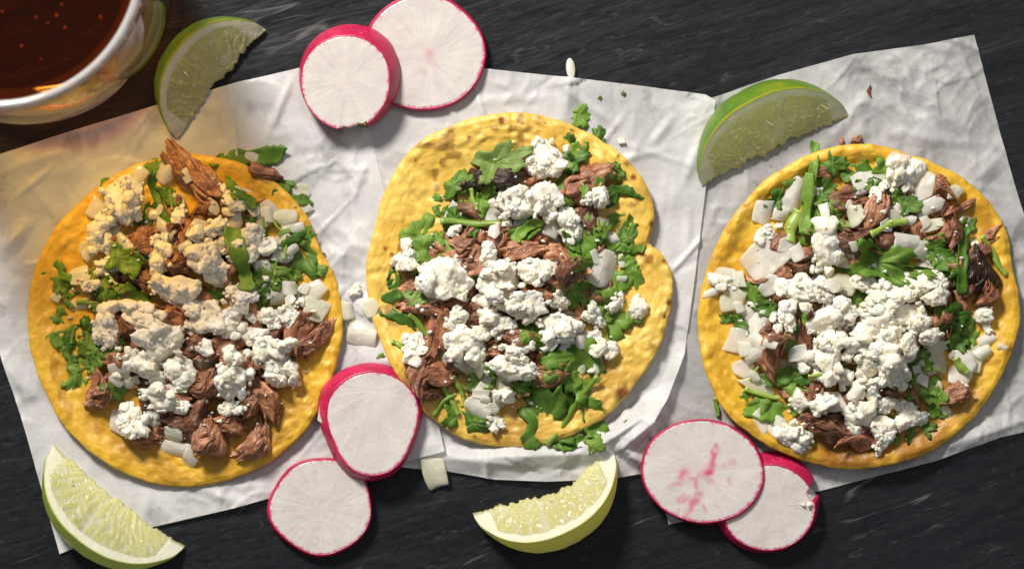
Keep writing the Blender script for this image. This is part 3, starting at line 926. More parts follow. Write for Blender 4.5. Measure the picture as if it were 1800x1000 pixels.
def cheese_shape(L, Wd, r):
    big = max(L, Wd)
    Hh = max(0.30 * min(L, Wd) + 0.08 * big, 0.0010)
    sc_ = np.array([L / 2, Wd / 2, Hh])
    if big < 0.0042:
        V, F = crumb(big / 2, 4, r); V *= sc_ / np.abs(V).max(0); return V, [F], {}
    VV, FF, nv = [], [], 0
    # body, then crumbs sitting proud of it
    V, F = crumb(1.0, 5 if big > 0.006 else 4, r); V = V / np.percentile(np.abs(V), 99, axis=0)
    sd = int(r.integers(1e6))
    n_ = V / (np.linalg.norm(V, axis=1)[:, None] + 1e-9)
    P = V * sc_ * 0.82
    P = P + n_ * (0.0009 * vnoise(P / 0.0032, sd) + 0.0008 * (np.abs(vnoise(P / 0.0015, sd + 1)) - 0.3) + 0.0004 * (np.abs(vnoise(P / 0.0007, sd + 2)) - 0.3))[:, None]
    VV.append(P); FF.append(F); nv = len(P)
    n = int(np.clip(big * Wd / 0.0000058, 5, 18))
    for k in range(n):
        a = r.uniform(0, 2 * PI); el = math.asin(r.uniform(-0.15, 0.98)); rr_ = r.uniform(0.70, 1.0)
        c = np.array([math.cos(a) * math.cos(el), math.sin(a) * math.cos(el), math.sin(el) * 0.95]) * sc_ * rr_
        sz = float(np.clip(r.lognormal(math.log(0.0010), 0.62), 0.0004, 0.0034)) * (0.8 + 0.25 * min(1.6, big / 0.010))
        v, f = crumb(sz, 4 if sz > 0.0026 else 3, r)
        VV.append(v * np.array([1, r.uniform(0.7, 1.0), r.uniform(0.65, 1.0)]) + c); FF.append(f + nv); nv += len(v)
    return np.concatenate(VV), [np.concatenate(FF)], {}


def meat_shape(L, Wd, r, lod=1.0):
    """chopped beef: a cut chunk with grain along x, split ends and a few loose strands"""
    D, F = ico(5 if lod > 0.9 and L > 0.006 else 4 if L > 0.003 else 3); sd = int(r.integers(1e6))
    t = np.full(len(D), 1.3) + 0.35 * fbm(D * 1.3, 2, sd)
    for k in range(7):
        nn = r.normal(size=3); nn /= np.linalg.norm(nn)
        c = D @ nn; t = np.minimum(t, np.where(c > 0.05, r.uniform(0.55, 1.0) / np.maximum(c, 0.05), 9))
    V = D * t[:, None]; V = V / np.percentile(np.abs(V), 95, axis=0)
    Hh = np.clip(Wd * r.uniform(0.40, 0.60), 0.0006, 0.0048)
    V = V * np.array([L / 2, Wd / 2, Hh])
    n_ = np.stack([D[:, 0] * 0.25, D[:, 1], D[:, 2] * 1.2], -1); n_ /= np.linalg.norm(n_, axis=1)[:, None]
    warp = 0.0012 * vnoise(V / 0.004, sd + 7)
    g = np.stack([V[:, 0] * 0.16, V[:, 1] + warp, V[:, 2] + warp], -1)
    g1 = np.abs(vnoise(g / 0.0021, sd + 1)); g2 = np.abs(vnoise(g / 0.0010, sd + 2)); lo = vnoise(V / 0.0045, sd + 3)
    f = min(1.0, Wd / 0.006)
    V = V + n_ * ((0.0011 * lo - 0.0022 * np.maximum(0.20 - g1, 0) * 1.5 - 0.0009 * np.maximum(0.2 - g2, 0) * 1.3) * f)[:, None]
    end = np.abs(V[:, 0]) / (L / 2)                                   # uneven, split ends
    V[:, 0] += np.sign(V[:, 0]) * sstep(0.6, 1.0, end) * 0.16 * L * vnoise(np.stack([V[:, 0] * 0, V[:, 1] / 0.0012, V[:, 2] / 0.0012], -1), sd + 5)
    bend, lift = r.uniform(-0.35, 0.35), r.uniform(-0.25, 0.45)
    q = V[:, 0] / (L / 2); V[:, 1] += bend * Wd * (q ** 2 - 0.4); V[:, 2] += lift * Hh * (q ** 2 - 0.3)
    VV, FF, nv = [V], [np.column_stack([F, F[:, 2]])], len(V)
    for k in range(int(r.integers(2, 6)) if L > 0.004 else 0):
        a0 = r.uniform(0.1, PI - 0.1); rs = r.uniform(0.035, 0.075) * Wd; s0 = r.uniform(-1.0, 0.0); s1 = s0 + r.uniform(0.6, 1.25)
        q = np.linspace(s0, s1, 10); aq = a0 + 0.3 * np.sin(q * r.uniform(2, 5) + r.uniform(0, 6)); sh = np.sqrt(np.maximum(1 - np.abs(q) ** 3 * 0.6, 0.1)) * 0.86
        P = np.stack([q * L / 2, Wd / 2 * sh * np.cos(aq) + bend * Wd * (q ** 2 - 0.4), Hh * sh * np.sin(aq) + lift * Hh * (q ** 2 - 0.3)], -1)
        rq = rs * (1 - 0.8 * np.abs(np.linspace(-1, 1, 10)) ** 3)
        v_, f_ = tube(P, rq, 6, 0.8); VV.append(v_); FF.append(f_[:, ::-1] + nv); nv += len(v_)
    return np.concatenate(VV), tri_clean2(np.concatenate(FF)), {}


def onion_shape(L, Wd, r, oval=False):
    # irregular cut dice of onion layer: polygon outline, bevelled, curved like the layer
    nc = int(r.choice([4, 4, 4, 5, 5, 6])); m = 44
    ca = (np.arange(nc) + r.uniform(-0.22, 0.22, nc)) * 2 * PI / nc + PI / 4
    cr = np.stack([np.cos(ca), np.sin(ca)], -1) * r.uniform(0.75, 1.1, nc)[:, None]
    P = []
    per = m // nc
    for k in range(nc):
        q = np.linspace(0, 1, per, endpoint=False)[:, None]; e = cr[(k + 1) % nc] - cr[k]; bow = r.uniform(-0.05, 0.10)
        P.append(cr[k] + q * e + np.array([e[1], -e[0]]) * bow * np.sin(PI * q))
    P = np.concatenate(P); m = len(P)
    if oval: P = np.stack([np.cos(np.linspace(0, 2 * PI, m, endpoint=False)), np.sin(np.linspace(0, 2 * PI, m, endpoint=False))], -1)
    P = (np.roll(P, 1, 0) + 6 * P + np.roll(P, -1, 0)) / 8
    P -= (P.max(0) + P.min(0)) / 2; P *= np.array([L, Wd]) / (P.max(0) - P.min(0))
    th = np.clip(0.30 * min(L, Wd), 0.0008, 0.0026) * r.uniform(0.7, 1.2)
    sd = int(r.integers(1e6)); V = []
    cv = r.uniform(-0.2, 0.62); wedge_ = r.uniform(-0.25, 0.25)
    for (k, zz) in ((0.02, 0.5), (0.35, 0.5), (0.65, 0.5), (0.86, 0.49), (0.96, 0.44), (1.0, 0.30), (0.99, -0.35), (0.93, -0.5), (0.5, -0.5), (0.02, -0.5)):
        xy = P * k
        z = th * zz * (1 + wedge_ * xy[:, 0] / (L / 2)) - cv * xy[:, 1] ** 2 / (Wd / 2) - 0.05 * xy[:, 0] ** 2 / (L / 2)
        z = z + 0.00028 * vnoise(p3(xy[:, 0] * 300, xy[:, 1] * 300, zz * 0), sd)
        V.append(np.column_stack([xy, z]))
    nr_ = len(V); I, J = np.meshgrid(np.arange(nr_ - 1), np.arange(m), indexing='ij'); J2 = (J + 1) % m
    F = np.stack([I * m + J, (I + 1) * m + J, (I + 1) * m + J2, I * m + J2], -1).reshape(-1, 4)
    return np.concatenate(V), [F], {}


def thin_solid(top, F, vein, th=0.00022):
    """closed thin leaf: upper and lower sheet"""
    n = len(top); bot = top.copy(); bot[:, 2] -= th
    ed = {}
    for f in F:
        for a, b in zip(f, np.roll(f, -1)):
            if a != b: ed[(a, b)] = 1
    bd = np.array([(a, b) for (a, b) in ed if (b, a) not in ed])
    side = np.stack([bd[:, 1], bd[:, 0], bd[:, 0] + n, bd[:, 1] + n], -1)
    return np.concatenate([top, bot]), tri_clean(np.concatenate([F, F[:, ::-1][:, [1, 2, 3, 0]] + n, side])), {'vein': np.concatenate([vein, vein])}


def leaf_shape(L, Wd, r, lobes=None):
    m, k = 64, 6
    A = np.linspace(-PI, PI, m, endpoint=False); rho = np.linspace(0, 1, k)
    la = [(0, 1.0), (0.95 + r.uniform(-.15, .15), 0.95), (-0.95 + r.uniform(-.15, .15), 0.92), (1.95, 0.8), (-1.95, 0.78)]
    lo = np.zeros(m); vn = np.zeros((k, m))
    for a0, h in la:
        d = np.abs(A - a0); lo = np.maximum(lo, h * np.exp(-np.abs(d / 0.46) ** 3))
        vn = np.maximum(vn, np.exp(-((d[None] * rho[:, None]) / 0.05) ** 2) * (rho[:, None] < 0.9))
    teeth = 0.5 - np.abs(((A * r.uniform(3.0, 4.0) + r.uniform(0, 1)) % 1.0) - 0.5)
    R = (0.42 + 0.58 * lo) * (0.82 + 0.38 * teeth)
    R = np.where(np.abs(A) > 2.6, R * 0.8, R) * (1 + 0.06 * vnoise(p3(A * 3, A * 0), int(r.integers(1e6))))
    rho_ = rho[:, None]
    X = R * rho_ * np.cos(A)[None]; Y = R * rho_ * np.sin(A)[None]
    X = (X - (X.max() + X.min()) / 2); X *= L / (X.max() - X.min()); Y *= Wd / (Y.max() - Y.min())
    sz = (L + Wd) / 2; sd = int(r.integers(1e6))
    x, y = X.ravel(), Y.ravel(); v = vn.ravel()
    cu, cv = r.uniform(-0.25, 0.12, 2)
    z = cu * x ** 2 / sz * 2 + cv * y ** 2 / sz * 2 + 0.16 * sz * vnoise(p3(x / sz * 3.4, y / sz * 3.4, r.uniform(0, 9)), sd) - 0.02 * sz * v
    V = np.stack([x, y, z], -1)
    I, J = np.meshgrid(np.arange(k - 1), np.arange(m), indexing='ij'); J2 = (J + 1) % m
    F = np.stack([I * m + J, (I + 1) * m + J, (I + 1) * m + J2, I * m + J2], -1).reshape(-1, 4)
    V[:m] = V[:m].mean(0)
    return thin_solid(V, F, v)


def strip_shape(L, Wd, r):
    n, m = 24, 6
    s = np.linspace(-1, 1, n); t = np.linspace(-1, 1, m); sd = int(r.integers(1e6))
    wv = Wd / 2 * (1 + 0.22 * vnoise(p3(s * 3, s * 0, 1), sd) + 0.16 * vnoise(p3(s * 11, s * 0, 2), sd)) * np.clip(1.3 - np.abs(s) ** 6 * r.uniform(0.3, 0.9), 0.15, 1)
    Sg, Tg = np.meshgrid(s, t, indexing='ij')
    slant = r.uniform(-0.5, 0.5) * Wd
    bend = r.uniform(-0.12, 0.12) * L
    X = Sg * L / 2 + slant * Tg * np.abs(Sg) + 0.05 * Wd * vnoise(p3(Sg.ravel() * 2, Tg.ravel() * 6), sd).reshape(Sg.shape)
    Y = wv[:, None] * Tg + bend * (Sg ** 2 - 0.4)
    Z = r.uniform(-0.3, 0.45) * Y ** 2 / (Wd + 1e-6) * 2 + 0.05 * L * vnoise(p3(s * 1.6, s * 0, 5), sd)[:, None] + 0.08 * Wd * vnoise(p3(Sg.ravel() * 5, Tg.ravel() * 2), sd + 1).reshape(Sg.shape)
    tw = r.uniform(-0.8, 0.8) * Sg; Z = Z + Tg * wv[:, None] * np.sin(tw) * 0.8
    vein = np.exp(-(Tg / 0.12) ** 2) * 0.9
    return thin_solid(np.stack([X, Y, Z], -1).reshape(-1, 3), grid_faces(n, m), vein.ravel())


def stem_shape(L, Wd, r):
    n = 18; s = np.linspace(-1, 1, n); b = r.uniform(-0.08, 0.08) * L
    sp = np.stack([s * L / 2, b * s ** 2 + 0.02 * L * np.sin(4 * s + r.uniform(0, 6)), 0.03 * L * (s ** 2)], -1)
    rad = Wd / 2 * (0.92 + 0.12 * np.sin(s * 5 + 1)) * 0.9
    V, F = tube(sp, rad, 12, 0.8)
    cut = np.zeros(len(V)); cut[-2:] = 1; cut[:12] = 0.35; cut[-14:-2] = 0.35
    return V, tri_clean(F[:, ::-1]), {'cut': cut}


KIND = {
    'c': (cheese_shape, 'cheese', 'cheese_crumble', 'cheese', 'white cheese crumble'),
    'm': (meat_shape, 'meat', 'beef_piece', 'beef', 'brown beef piece'),
    'x': (meat_shape, 'char', 'beef_piece', 'beef', 'charred beef piece'),
    'o': (onion_shape, 'onion', 'onion_piece', 'onion', 'translucent onion dice'),
    'l': (leaf_shape, 'leaf', 'cilantro_leaf', 'cilantro', 'green cilantro leaf'),
    'p': (leaf_shape, 'pale', 'cilantro_leaf', 'cilantro', 'pale cilantro leaf'),
    's': (strip_shape, 'leaf', 'cilantro_strip', 'cilantro', 'chopped cilantro strip'),
    'g': (stem_shape, 'stem', 'cilantro_sprig', 'cilantro', 'cut cilantro stem')}


MARK = {
    'A': [(490, 115, 'overhanging beef'), (290, 185, 'biggest cheese lump'), (385, 335, 'cheese bar'), (615, 345, 'green strip'), (805, 345, 'lobed rim leaf'),
          (825, 570, 'jutting beef strip'), (410, 590, 'broad cheese mass'), (500, 830, 'lone beef lump'), (600, 682, 'tall cheese lump'), (160, 640, 'drooping leaves'),
          (660, 860, 'far beef scrap')],
    'B': [(625, 225, 'thick beef chunk'), (240, 500, 'ragged cheese slab'), (300, 675, 'rounded cheese lump'), (400, 500, 'tallest cheese lump'), (688, 462, 'onion slab'),
          (310, 330, 'pale stem'), (405, 150, 'pale leaf'), (520, 880, 'drooping leaf'), (205, 640, 'curved beef strip'), (758, 240, 'thin cilantro strip'),
          (600, 870, 'slanting stem'), (705, 620, 'broad lobed leaf')],
    'C': [(400, 335, 'knobbly cheese lump'), (520, 825, 'separate cheese lump'), (630, 120, 'upright cheese lump'), (225, 360, 'flat onion slab'), (605, 385, 'large dark leaf'),
          (865, 410, 'dark beef slab'), (910, 355, 'olive stem'), (365, 110, 'long strip'), (255, 645, 'grey beef piece'), (205, 740, 'onion wedge'),
          (815, 210, 'thin beef strip'), (575, 560, 'cheese heap')]}
SHORT = {'A': 'drink-side tortilla', 'B': 'notched tortilla', 'C': 'cupped tortilla'}


def describe(t, kind, u, v, Lp, Wp, hid):
    big = max(Lp, Wp); asp = big / max(1, min(Lp, Wp))
    size = 'tiny' if big < 16 else 'small' if big < 30 else 'medium' if big < 46 else 'large' if big < 68 else 'very large'
    shp = 'slender ' if asp > 2.2 else 'oblong ' if asp > 1.4 else ''
    m = sorted(MARK[t], key=lambda k: math.hypot(k[0] - u, k[1] - v))
    m = [k for k in m if math.hypot(k[0] - u, k[1] - v) > 12]
    n1, n2 = m[0], m[1]
    d1, d2 = (n1[0] - u, n1[1] - v), (n2[0] - u, n2[1] - v)
    dot = (d1[0] * d2[0] + d1[1] * d2[1]) / (math.hypot(*d1) * math.hypot(*d2) + 1e-6)
    rel = f'between {n1[2]} and {n2[2]}' if dot < -0.1 else f'by {n1[2]}, towards {n2[2]}'
    w = KIND[kind][4] if not hid else ' '.join(KIND[kind][4].split()[1:])
    out = f"{'buried ' if hid else ''}{size} {shp}{w} {rel}, {SHORT[t]}"
    return out if len(out.replace('-', ' ').split()) <= 16 else out.replace(shp, '', 1).replace('very ', '', 1)


def put(kind, px, py, Lp, Wp, ang, r, label, group, lod=1.0, over=0):
    """place one piece; sizes in photograph pixels, angle counter-clockwise"""
    fn, mat, name, cat, words = KIND[kind]
    i, j = cell(*[np.array([v]) for v in W(px, py, 0.01)])
    z = float(H[i, j][0]); x, y = W(px, py, z + 0.001)
    V, F, at = fn(Lp * S, Wp * S, r, lod) if kind in 'mx' else fn(Lp * S, Wp * S, r, True) if 'petal' in label else fn(Lp * S, Wp * S, r)
    V = rotz(V, math.radians(ang))
    if kind in 'lps':
        f = local_blur(x, y, np.abs(V[:, :2]).max() + 0.003, 3)
        zz = f(V[:, 0] + x, V[:, 1] + y); V = V.copy(); V[:, 2] += 0.8 * (zz - zz.mean())
        V, z0 = rest(V, x, y, q=62 + over, tilt=0.0)
    elif kind == 'c':
        V, z0 = rest(V, x, y, q=50, tilt=0.6)
    elif kind in 'mx':
        V, z0 = rest(V, x, y, q=45, tilt=0.7)
    else:
        V, z0 = rest(V, x, y, q=62, tilt=0.8)
    me = mesh(name, rotz(V, -math.radians(ang)), F, M[mat], smooth=True, attrs=at)
    o = obj(name, me, (x, y, z0), label=label, cat=cat, group=group)
    o.rotation_euler.z = math.radians(ang)
    return o


PIECES = {
    'A': '''
m 490 115 165 85 -55 |ragged brown beef chunk overhanging the rim of the tortilla nearest the drink
m 330 310 60 50 20
m 460 300 90 60 80
m 440 365 100 42 10
m 330 410 95 48 -20
m 270 440 70 60 30
m 790 550 120 70 70
m 825 570 115 40 40 |long beef strip pointing over the tortilla rim above the pale onion cubes
m 690 745 120 60 -65
m 660 860 110 60 55
m 500 600 90 50 0
m 580 590 130 50 30
m 500 700 100 70 15
m 620 640 100 60 -20
m 560 720 80 60 10
m 430 510 70 60 0
m 490 805 120 92 30 |rough beef lump standing alone on bare tortilla nearest the drink
m 525 865 95 80 60
m 585 815 66 56 0
m 230 735 80 55 40
m 210 700 70 50 80
m 345 700 50 30 20
m 350 850 90 45 0
m 430 730 90 60 -10
m 640 760 80 50 60
m 675 190 36 16 30
m 440 250 60 40 30
m 270 640 80 50 0
o 330 105 55 50 30
o 405 105 62 62 50
o 430 180 55 42 0
o 375 220 38 34 0
o 400 260 75 38 -40
o 205 205 60 60 45
o 185 320 55 50 10
o 155 395 72 52 15
o 95 455 28 28 45
o 165 475 62 32 10
o 690 220 75 62 50
o 745 235 70 58 0
o 760 270 85 50 20
o 605 240 58 42 70
o 680 370 48 46 0
o 825 440 82 58 25
o 830 490 78 66 -20
o 740 440 92 72 10
o 690 430 60 50 0
o 660 515 62 42 0
o 640 560 50 40 0
o 560 405 70 50 0
o 500 265 70 50 60
o 275 810 88 66 -60
o 365 800 54 50 0
o 430 840 54 42 0
o 440 885 105 46 -8
o 470 912 50 40 -50
o 270 660 62 52 0
o 300 700 62 34 20
o 405 720 72 36 0
o 540 215 42 20 0
o 790 155 52 42 0 |small diced onion piece lying on paper beyond the beef bit
o 800 205 42 30 30
s 640 60 185 44 5 |long dark green cilantro strip lying on paper behind the tortilla rim
m 685 105 80 34 -15 |brown beef bit on paper touching the tortilla rim
s 740 145 44 36 60
s 787 182 50 30 10
l 375 85 48 40 30
s 233 145 52 20 100
l 105 405 75 60 -50
s 120 430 60 30 -40
l 230 425 95 60 -80
l 240 470 80 60 -20
s 300 450 95 40 -15
l 100 505 50 40 70
s 120 565 95 40 25
l 185 545 70 60 40
l 160 640 95 60 -70
l 145 690 80 60 -110
l 205 605 85 70 -30
l 250 590 70 60 20
l 265 720 60 50 -60
l 390 690 60 40 0
l 800 345 110 90 -60 |lobed cilantro leaf on the rim of the tortilla nearest the drink
l 845 380 52 30 -10
l 765 390 52 42 -70
l 800 285 60 50 70
l 700 380 95 70 0
l 725 410 60 50 -30
g 755 415 92 13 -35
s 650 225 48 40 40
s 685 280 62 25 100
g 420 180 55 9 100
g 175 405 42 11 95
g 125 470 40 18 -50
g 185 470 66 18 -5
g 205 482 26 22 90
o 725 310 92 60 30
o 735 340 64 46 20
o 285 305 66 42 -40
s 395 190 165 24 -68 |yellowish green curled cilantro ribbon between cheese and beef chunk
--
c 290 185 160 125 70 |biggest lump of crumbled cheese on the tortilla nearest the drink
c 232 240 80 60 30
c 222 300 82 56 10
c 240 365 58 62 0
c 385 335 125 62 93 |upright bar of crumbled cheese beside the red beef on tortilla
c 440 430 150 100 -15
c 510 515 105 92 0
c 585 530 88 84 0
c 530 345 128 98 10
c 558 265 72 70 0
c 655 295 84 92 30
c 595 172 85 60 110
c 610 455 108 62 0
c 235 545 112 80 80
c 345 522 135 92 -15
c 410 590 142 122 -20
c 335 640 130 72 -20
c 450 660 84 72 -40
c 395 745 116 80 -10
c 310 800 86 70 60
c 600 682 140 100 75
c 680 600 96 94 0
c 735 665 92 70 -20
c 600 770 72 46 10
c 710 520 52 52 0
c 735 595 46 40 0
c 265 680 30 26 0
c 190 430 52 36 20
c 770 685 52 34 70
c 440 215 42 32 0
c 760 490 74 60 30
c 480 270 52 36 80
c 510 600 36 20 0
c 505 632 20 16 0
--
s 615 345 168 42 -75 |green cilantro strip lying over the cheese lumps beside onion
l 290 350 80 70 -20
s 318 365 62 40 60
s 615 158 105 22 -40
o 625 150 52 9 -18
s 740 272 34 9 25
''',
    'B': '''
m 310 430 100 80 20
m 400 205 72 60 20
x 320 215 66 50 10
x 400 205 74 58 0
m 390 380 80 60 70
m 500 350 90 50 80
m 440 415 125 52 15
m 560 450 115 100 -30
m 590 475 80 60 70
m 330 590 60 60 0
m 400 690 80 50 0
m 340 815 70 40 0
m 290 385 60 40 0
m 140 520 74 50 20
m 170 575 115 48 -10
m 240 650 92 50 80
m 205 640 172 48 78 |long curved brown beef strip beside the round cheese lump
m 165 765 92 70 70
m 215 765 72 60 0
m 205 822 52 30 0
m 260 740 62 40 0
m 470 560 100 70 0
m 560 640 90 60 30
m 460 660 90 60 0
m 540 760 90 60 0
m 625 225 135 108 40 |thick brown beef chunk topping the pile by the small crumb
m 650 310 82 60 80
o 712 375 52 42 0
o 685 345 62 40 70
o 695 260 52 44 40
o 745 440 46 30 80
o 455 330 62 50 70
o 145 730 42 40 20
o 300 745 72 50 0
o 405 795 92 50 80
o 590 690 62 50 60
o 670 740 62 40 80
o 600 830 62 50 0
o 200 540 62 40 20
o 540 340 72 50 80
l 275 215 92 58 20
l 170 350 98 88 60
l 200 410 105 88 20
l 150 440 84 60 -150
l 355 250 84 70 60
l 345 290 70 50 -40
s 210 280 60 24 95
l 600 125 95 80 50
s 600 140 100 36 55
s 575 270 115 50 -75
l 260 295 92 60 95
g 310 330 172 22 -3 |thick pale cilantro stem lying across the chopped leaves
g 315 265 62 15 -75
s 470 350 95 40 30
s 640 390 125 55 75
l 640 440 84 62 0
l 728 185 58 38 -70
s 758 240 102 28 -8 |thin cilantro strip on bare tortilla by the toasted spot
s 717 262 32 26 40
s 685 205 52 24 70
s 700 345 105 30 50
s 755 360 85 34 65
l 765 365 60 40 70
s 778 410 62 26 25
s 765 460 74 46 -60
o 688 462 112 98 70 |largest diced onion slab on the notched tortilla
l 590 540 84 70 0
s 745 505 112 58 10
l 645 530 72 60 45
s 690 545 82 40 15
l 770 600 64 60 -30
l 705 620 112 104 -60
s 85 495 52 38 120
s 95 537 72 32 25
p 160 545 88 46 15
s 90 600 112 30 -25
g 160 625 82 19 -50
g 100 680 38 16 -30
l 495 660 92 70 0
l 450 800 72 62 20
l 530 790 64 50 40
l 560 850 92 80 -60
s 580 700 90 46 20
l 580 745 145 118 -130
s 635 750 150 86 -75
l 350 780 94 60 0
l 290 890 104 70 -10
l 340 912 114 50 -10
g 250 840 92 19 -60
g 228 850 84 14 45
g 272 800 62 19 -60
l 520 880 158 132 100 |largest drooping cilantro leaf hanging near the lime wedge
s 660 890 115 56 -75
s 590 962 112 36 5
l 675 965 62 44 20
g 600 870 235 20 55 |long slanting cilantro stem reaching past the tortilla rim
s 325 490 42 24 -50
l 625 28 60 52 -60 |chopped cilantro leaf lying on paper above the notched tortilla
l 677 72 38 36 80
--
c 525 150 140 118 60
c 420 270 112 96 15
c 520 270 112 100 60
c 595 350 82 64 -60
c 655 262 54 44 50
c 240 500 172 140 -60 |big ragged slab of crumbled cheese beside the beef curl
c 120 430 84 48 70
c 250 362 48 30 0
c 270 600 66 54 30
c 300 675 142 104 20 |rounded lump of crumbled cheese in front of the beef strip
c 145 683 72 58 20
c 385 550 102 90 0
c 390 632 92 70 0
c 400 500 142 130 0 |tallest lump of crumbled cheese on the notched tortilla
c 490 470 92 80 30
c 470 570 122 82 10
c 540 672 66 46 50
c 555 620 126 80 -10
c 565 555 64 54 -60
c 660 600 74 44 -70
c 728 562 64 38 70
c 435 695 82 60 0
c 450 745 82 64 0
c 380 740 50 44 0
c 395 825 72 44 15
c 380 902 58 40 -30
c 655 660 46 34 80
c 695 695 54 44 40
c 362 410 42 34 60
c 410 333 30 24 0
c 785 560 50 18 85
--
p 405 150 178 96 22 |large pale cilantro leaf turned underside up against the cheese
s 470 350 90 26 35
o 330 860 84 62 -35
o 330 750 62 30 -80
o 365 865 50 34 0
''',
    'C': '''
m 400 105 44 32 0
m 475 180 110 56 10
m 560 235 112 78 75
m 490 300 84 70 0
m 590 330 125 70 -30
m 375 280 74 42 0
m 340 360 64 40 40
m 330 385 62 38 20
m 750 160 64 60 0
m 740 220 62 50 70
m 815 210 115 28 25 |thin brown beef strip lying near the cupped rim
m 760 290 74 64 60
m 800 280 72 32 80
m 910 290 64 34 30
m 870 340 62 40 0
x 865 410 104 86 70 |dark beef slab under the cut stem on tortilla
m 885 470 62 50 60
m 795 375 42 40 0
m 245 570 62 50 60
m 255 645 112 74 80 |square ended grey brown beef piece beside onion dice
m 270 605 62 34 0
m 345 600 92 36 -70
m 280 410 52 40 0
m 760 520 82 42 80
m 380 760 82 42 75
m 375 850 84 60 0
m 440 870 125 70 -5
m 510 895 95 55 0
m 790 760 92 50 20
m 430 480 90 70 0
m 560 560 100 70 20
m 470 640 100 70 0
m 640 600 90 70 40
m 580 720 90 60 0
m 650 480 90 60 0
m 480 790 90 50 0
o 220 225 84 56 75
o 275 230 62 50 30
o 290 325 62 50 30
o 105 410 72 42 0
o 70 465 64 26 25
o 130 490 92 70 45
o 180 525 84 60 40
o 205 560 94 60 70
o 150 610 84 78 -15
o 205 612 62 50 -40
o 165 690 78 56 -15
o 190 650 60 50 30
o 205 740 122 52 -20 |long diced onion wedge under a cut stem on tortilla
o 215 850 84 50 -70
o 265 870 74 60 60
o 525 135 84 70 20
o 570 120 82 40 80
o 620 70 72 42 -15
o 680 85 64 40 -10
o 695 150 102 76 60
o 715 210 94 50 30
o 625 205 82 60 70
o 655 250 54 32 0
o 720 265 84 36 15
o 795 165 64 42 30
o 825 250 38 32 0
o 655 315 94 60 0
o 690 340 74 60 20
o 740 385 62 42 70
o 455 365 74 50 -20
o 460 440 86 70 -40
o 245 445 72 56 60
o 720 650 122 70 70
o 715 700 84 50 15
o 805 710 84 70 20
o 855 660 92 52 70
o 825 665 84 58 -60
o 890 605 58 36 20
o 930 625 32 22 -20
o 730 760 72 40 60
o 760 820 54 40 -50
o 440 790 74 60 0
o 590 790 94 32 0
o 580 650 62 42 -30
o 315 175 115 66 65 |tall onion piece standing beside the vertical cilantro strip
o 225 360 145 108 45 |biggest flat onion slab on the cupped tortilla
l 265 185 64 50 60
s 305 138 44 19 10
l 440 75 74 60 40
l 395 155 84 70 60
s 500 105 86 40 25
l 585 85 64 50 70
s 555 135 36 26 30
g 310 265 94 42 70
l 430 245 114 52 -20
l 395 215 60 50 0
s 735 340 84 50 -75
s 770 370 70 40 -70
l 835 265 54 42 40
s 790 420 56 40 30
l 505 495 84 60 -20
s 205 475 94 40 -35
l 240 495 64 40 0
s 310 600 84 36 85
l 330 740 84 60 30
s 265 715 114 42 15
s 370 720 84 28 20
l 170 770 26 22 60
s 250 815 152 52 -8
l 230 800 80 60 -30
l 790 540 94 70 10
l 830 580 84 70 70
l 800 610 70 60 -60
l 680 655 96 92 30
l 700 740 104 60 20
l 730 770 70 50 -40
l 690 870 84 60 10
s 745 820 54 24 -30
s 610 905 36 30 0
l 115 545 42 22 -10
l 460 660 64 42 70
s 345 530 50 28 -60
g 85 805 52 15 -80 |short cut cilantro stem lying on paper by the veined radish
--
c 400 335 152 100 80 |tall knobbly cheese lump at the top of the cheese heap
c 232 290 62 46 10
c 110 440 78 50 0
c 340 470 132 118 -20
c 400 460 84 60 0
c 430 560 152 130 30
c 420 645 150 98 80
c 540 430 94 90 0
c 690 460 132 100 0
c 650 540 112 90 20
c 575 490 132 120 0
c 560 560 122 90 0
c 500 620 84 80 0
c 620 630 122 110 60
c 710 580 92 50 -10
c 560 660 112 60 0
c 620 705 104 90 60
c 540 740 102 60 -10
c 520 825 132 128 -40 |separate jagged cheese lump below the main cheese heap
c 290 545 82 70 70
c 355 670 72 50 20
c 395 795 68 58 30
c 322 797 56 50 -40
c 320 890 98 78 -30
c 660 825 74 64 0
c 580 905 104 48 60
c 470 725 52 40 60
c 562 170 46 40 30
c 890 540 36 30 0
c 900 580 30 20 0
c 272 268 26 22 0
c 850 318 30 25 0
c 325 255 24 20 0
c 740 440 70 60 0
c 470 520 80 70 0
c 630 120 112 84 70 |single upright cheese lump among the onion by the cupped rim
--
s 365 110 172 25 80 |long narrow cilantro strip bridging the cupped rim
s 350 200 165 30 85
g 597 265 115 24 20 |pale forked cilantro stem resting on the red beef
l 665 205 62 46 10
o 495 235 72 48 -80
l 605 385 205 98 -14 |largest dark cilantro leaf lying above the cheese heap
s 820 370 182 30 85 |narrow cilantro strip lying by the dark beef slab
g 910 355 134 22 -57 |thick olive cut stem crossing the cupped rim
g 220 770 102 17 -15
g 810 685 54 26 -50
o 325 645 60 46 15
''',
}


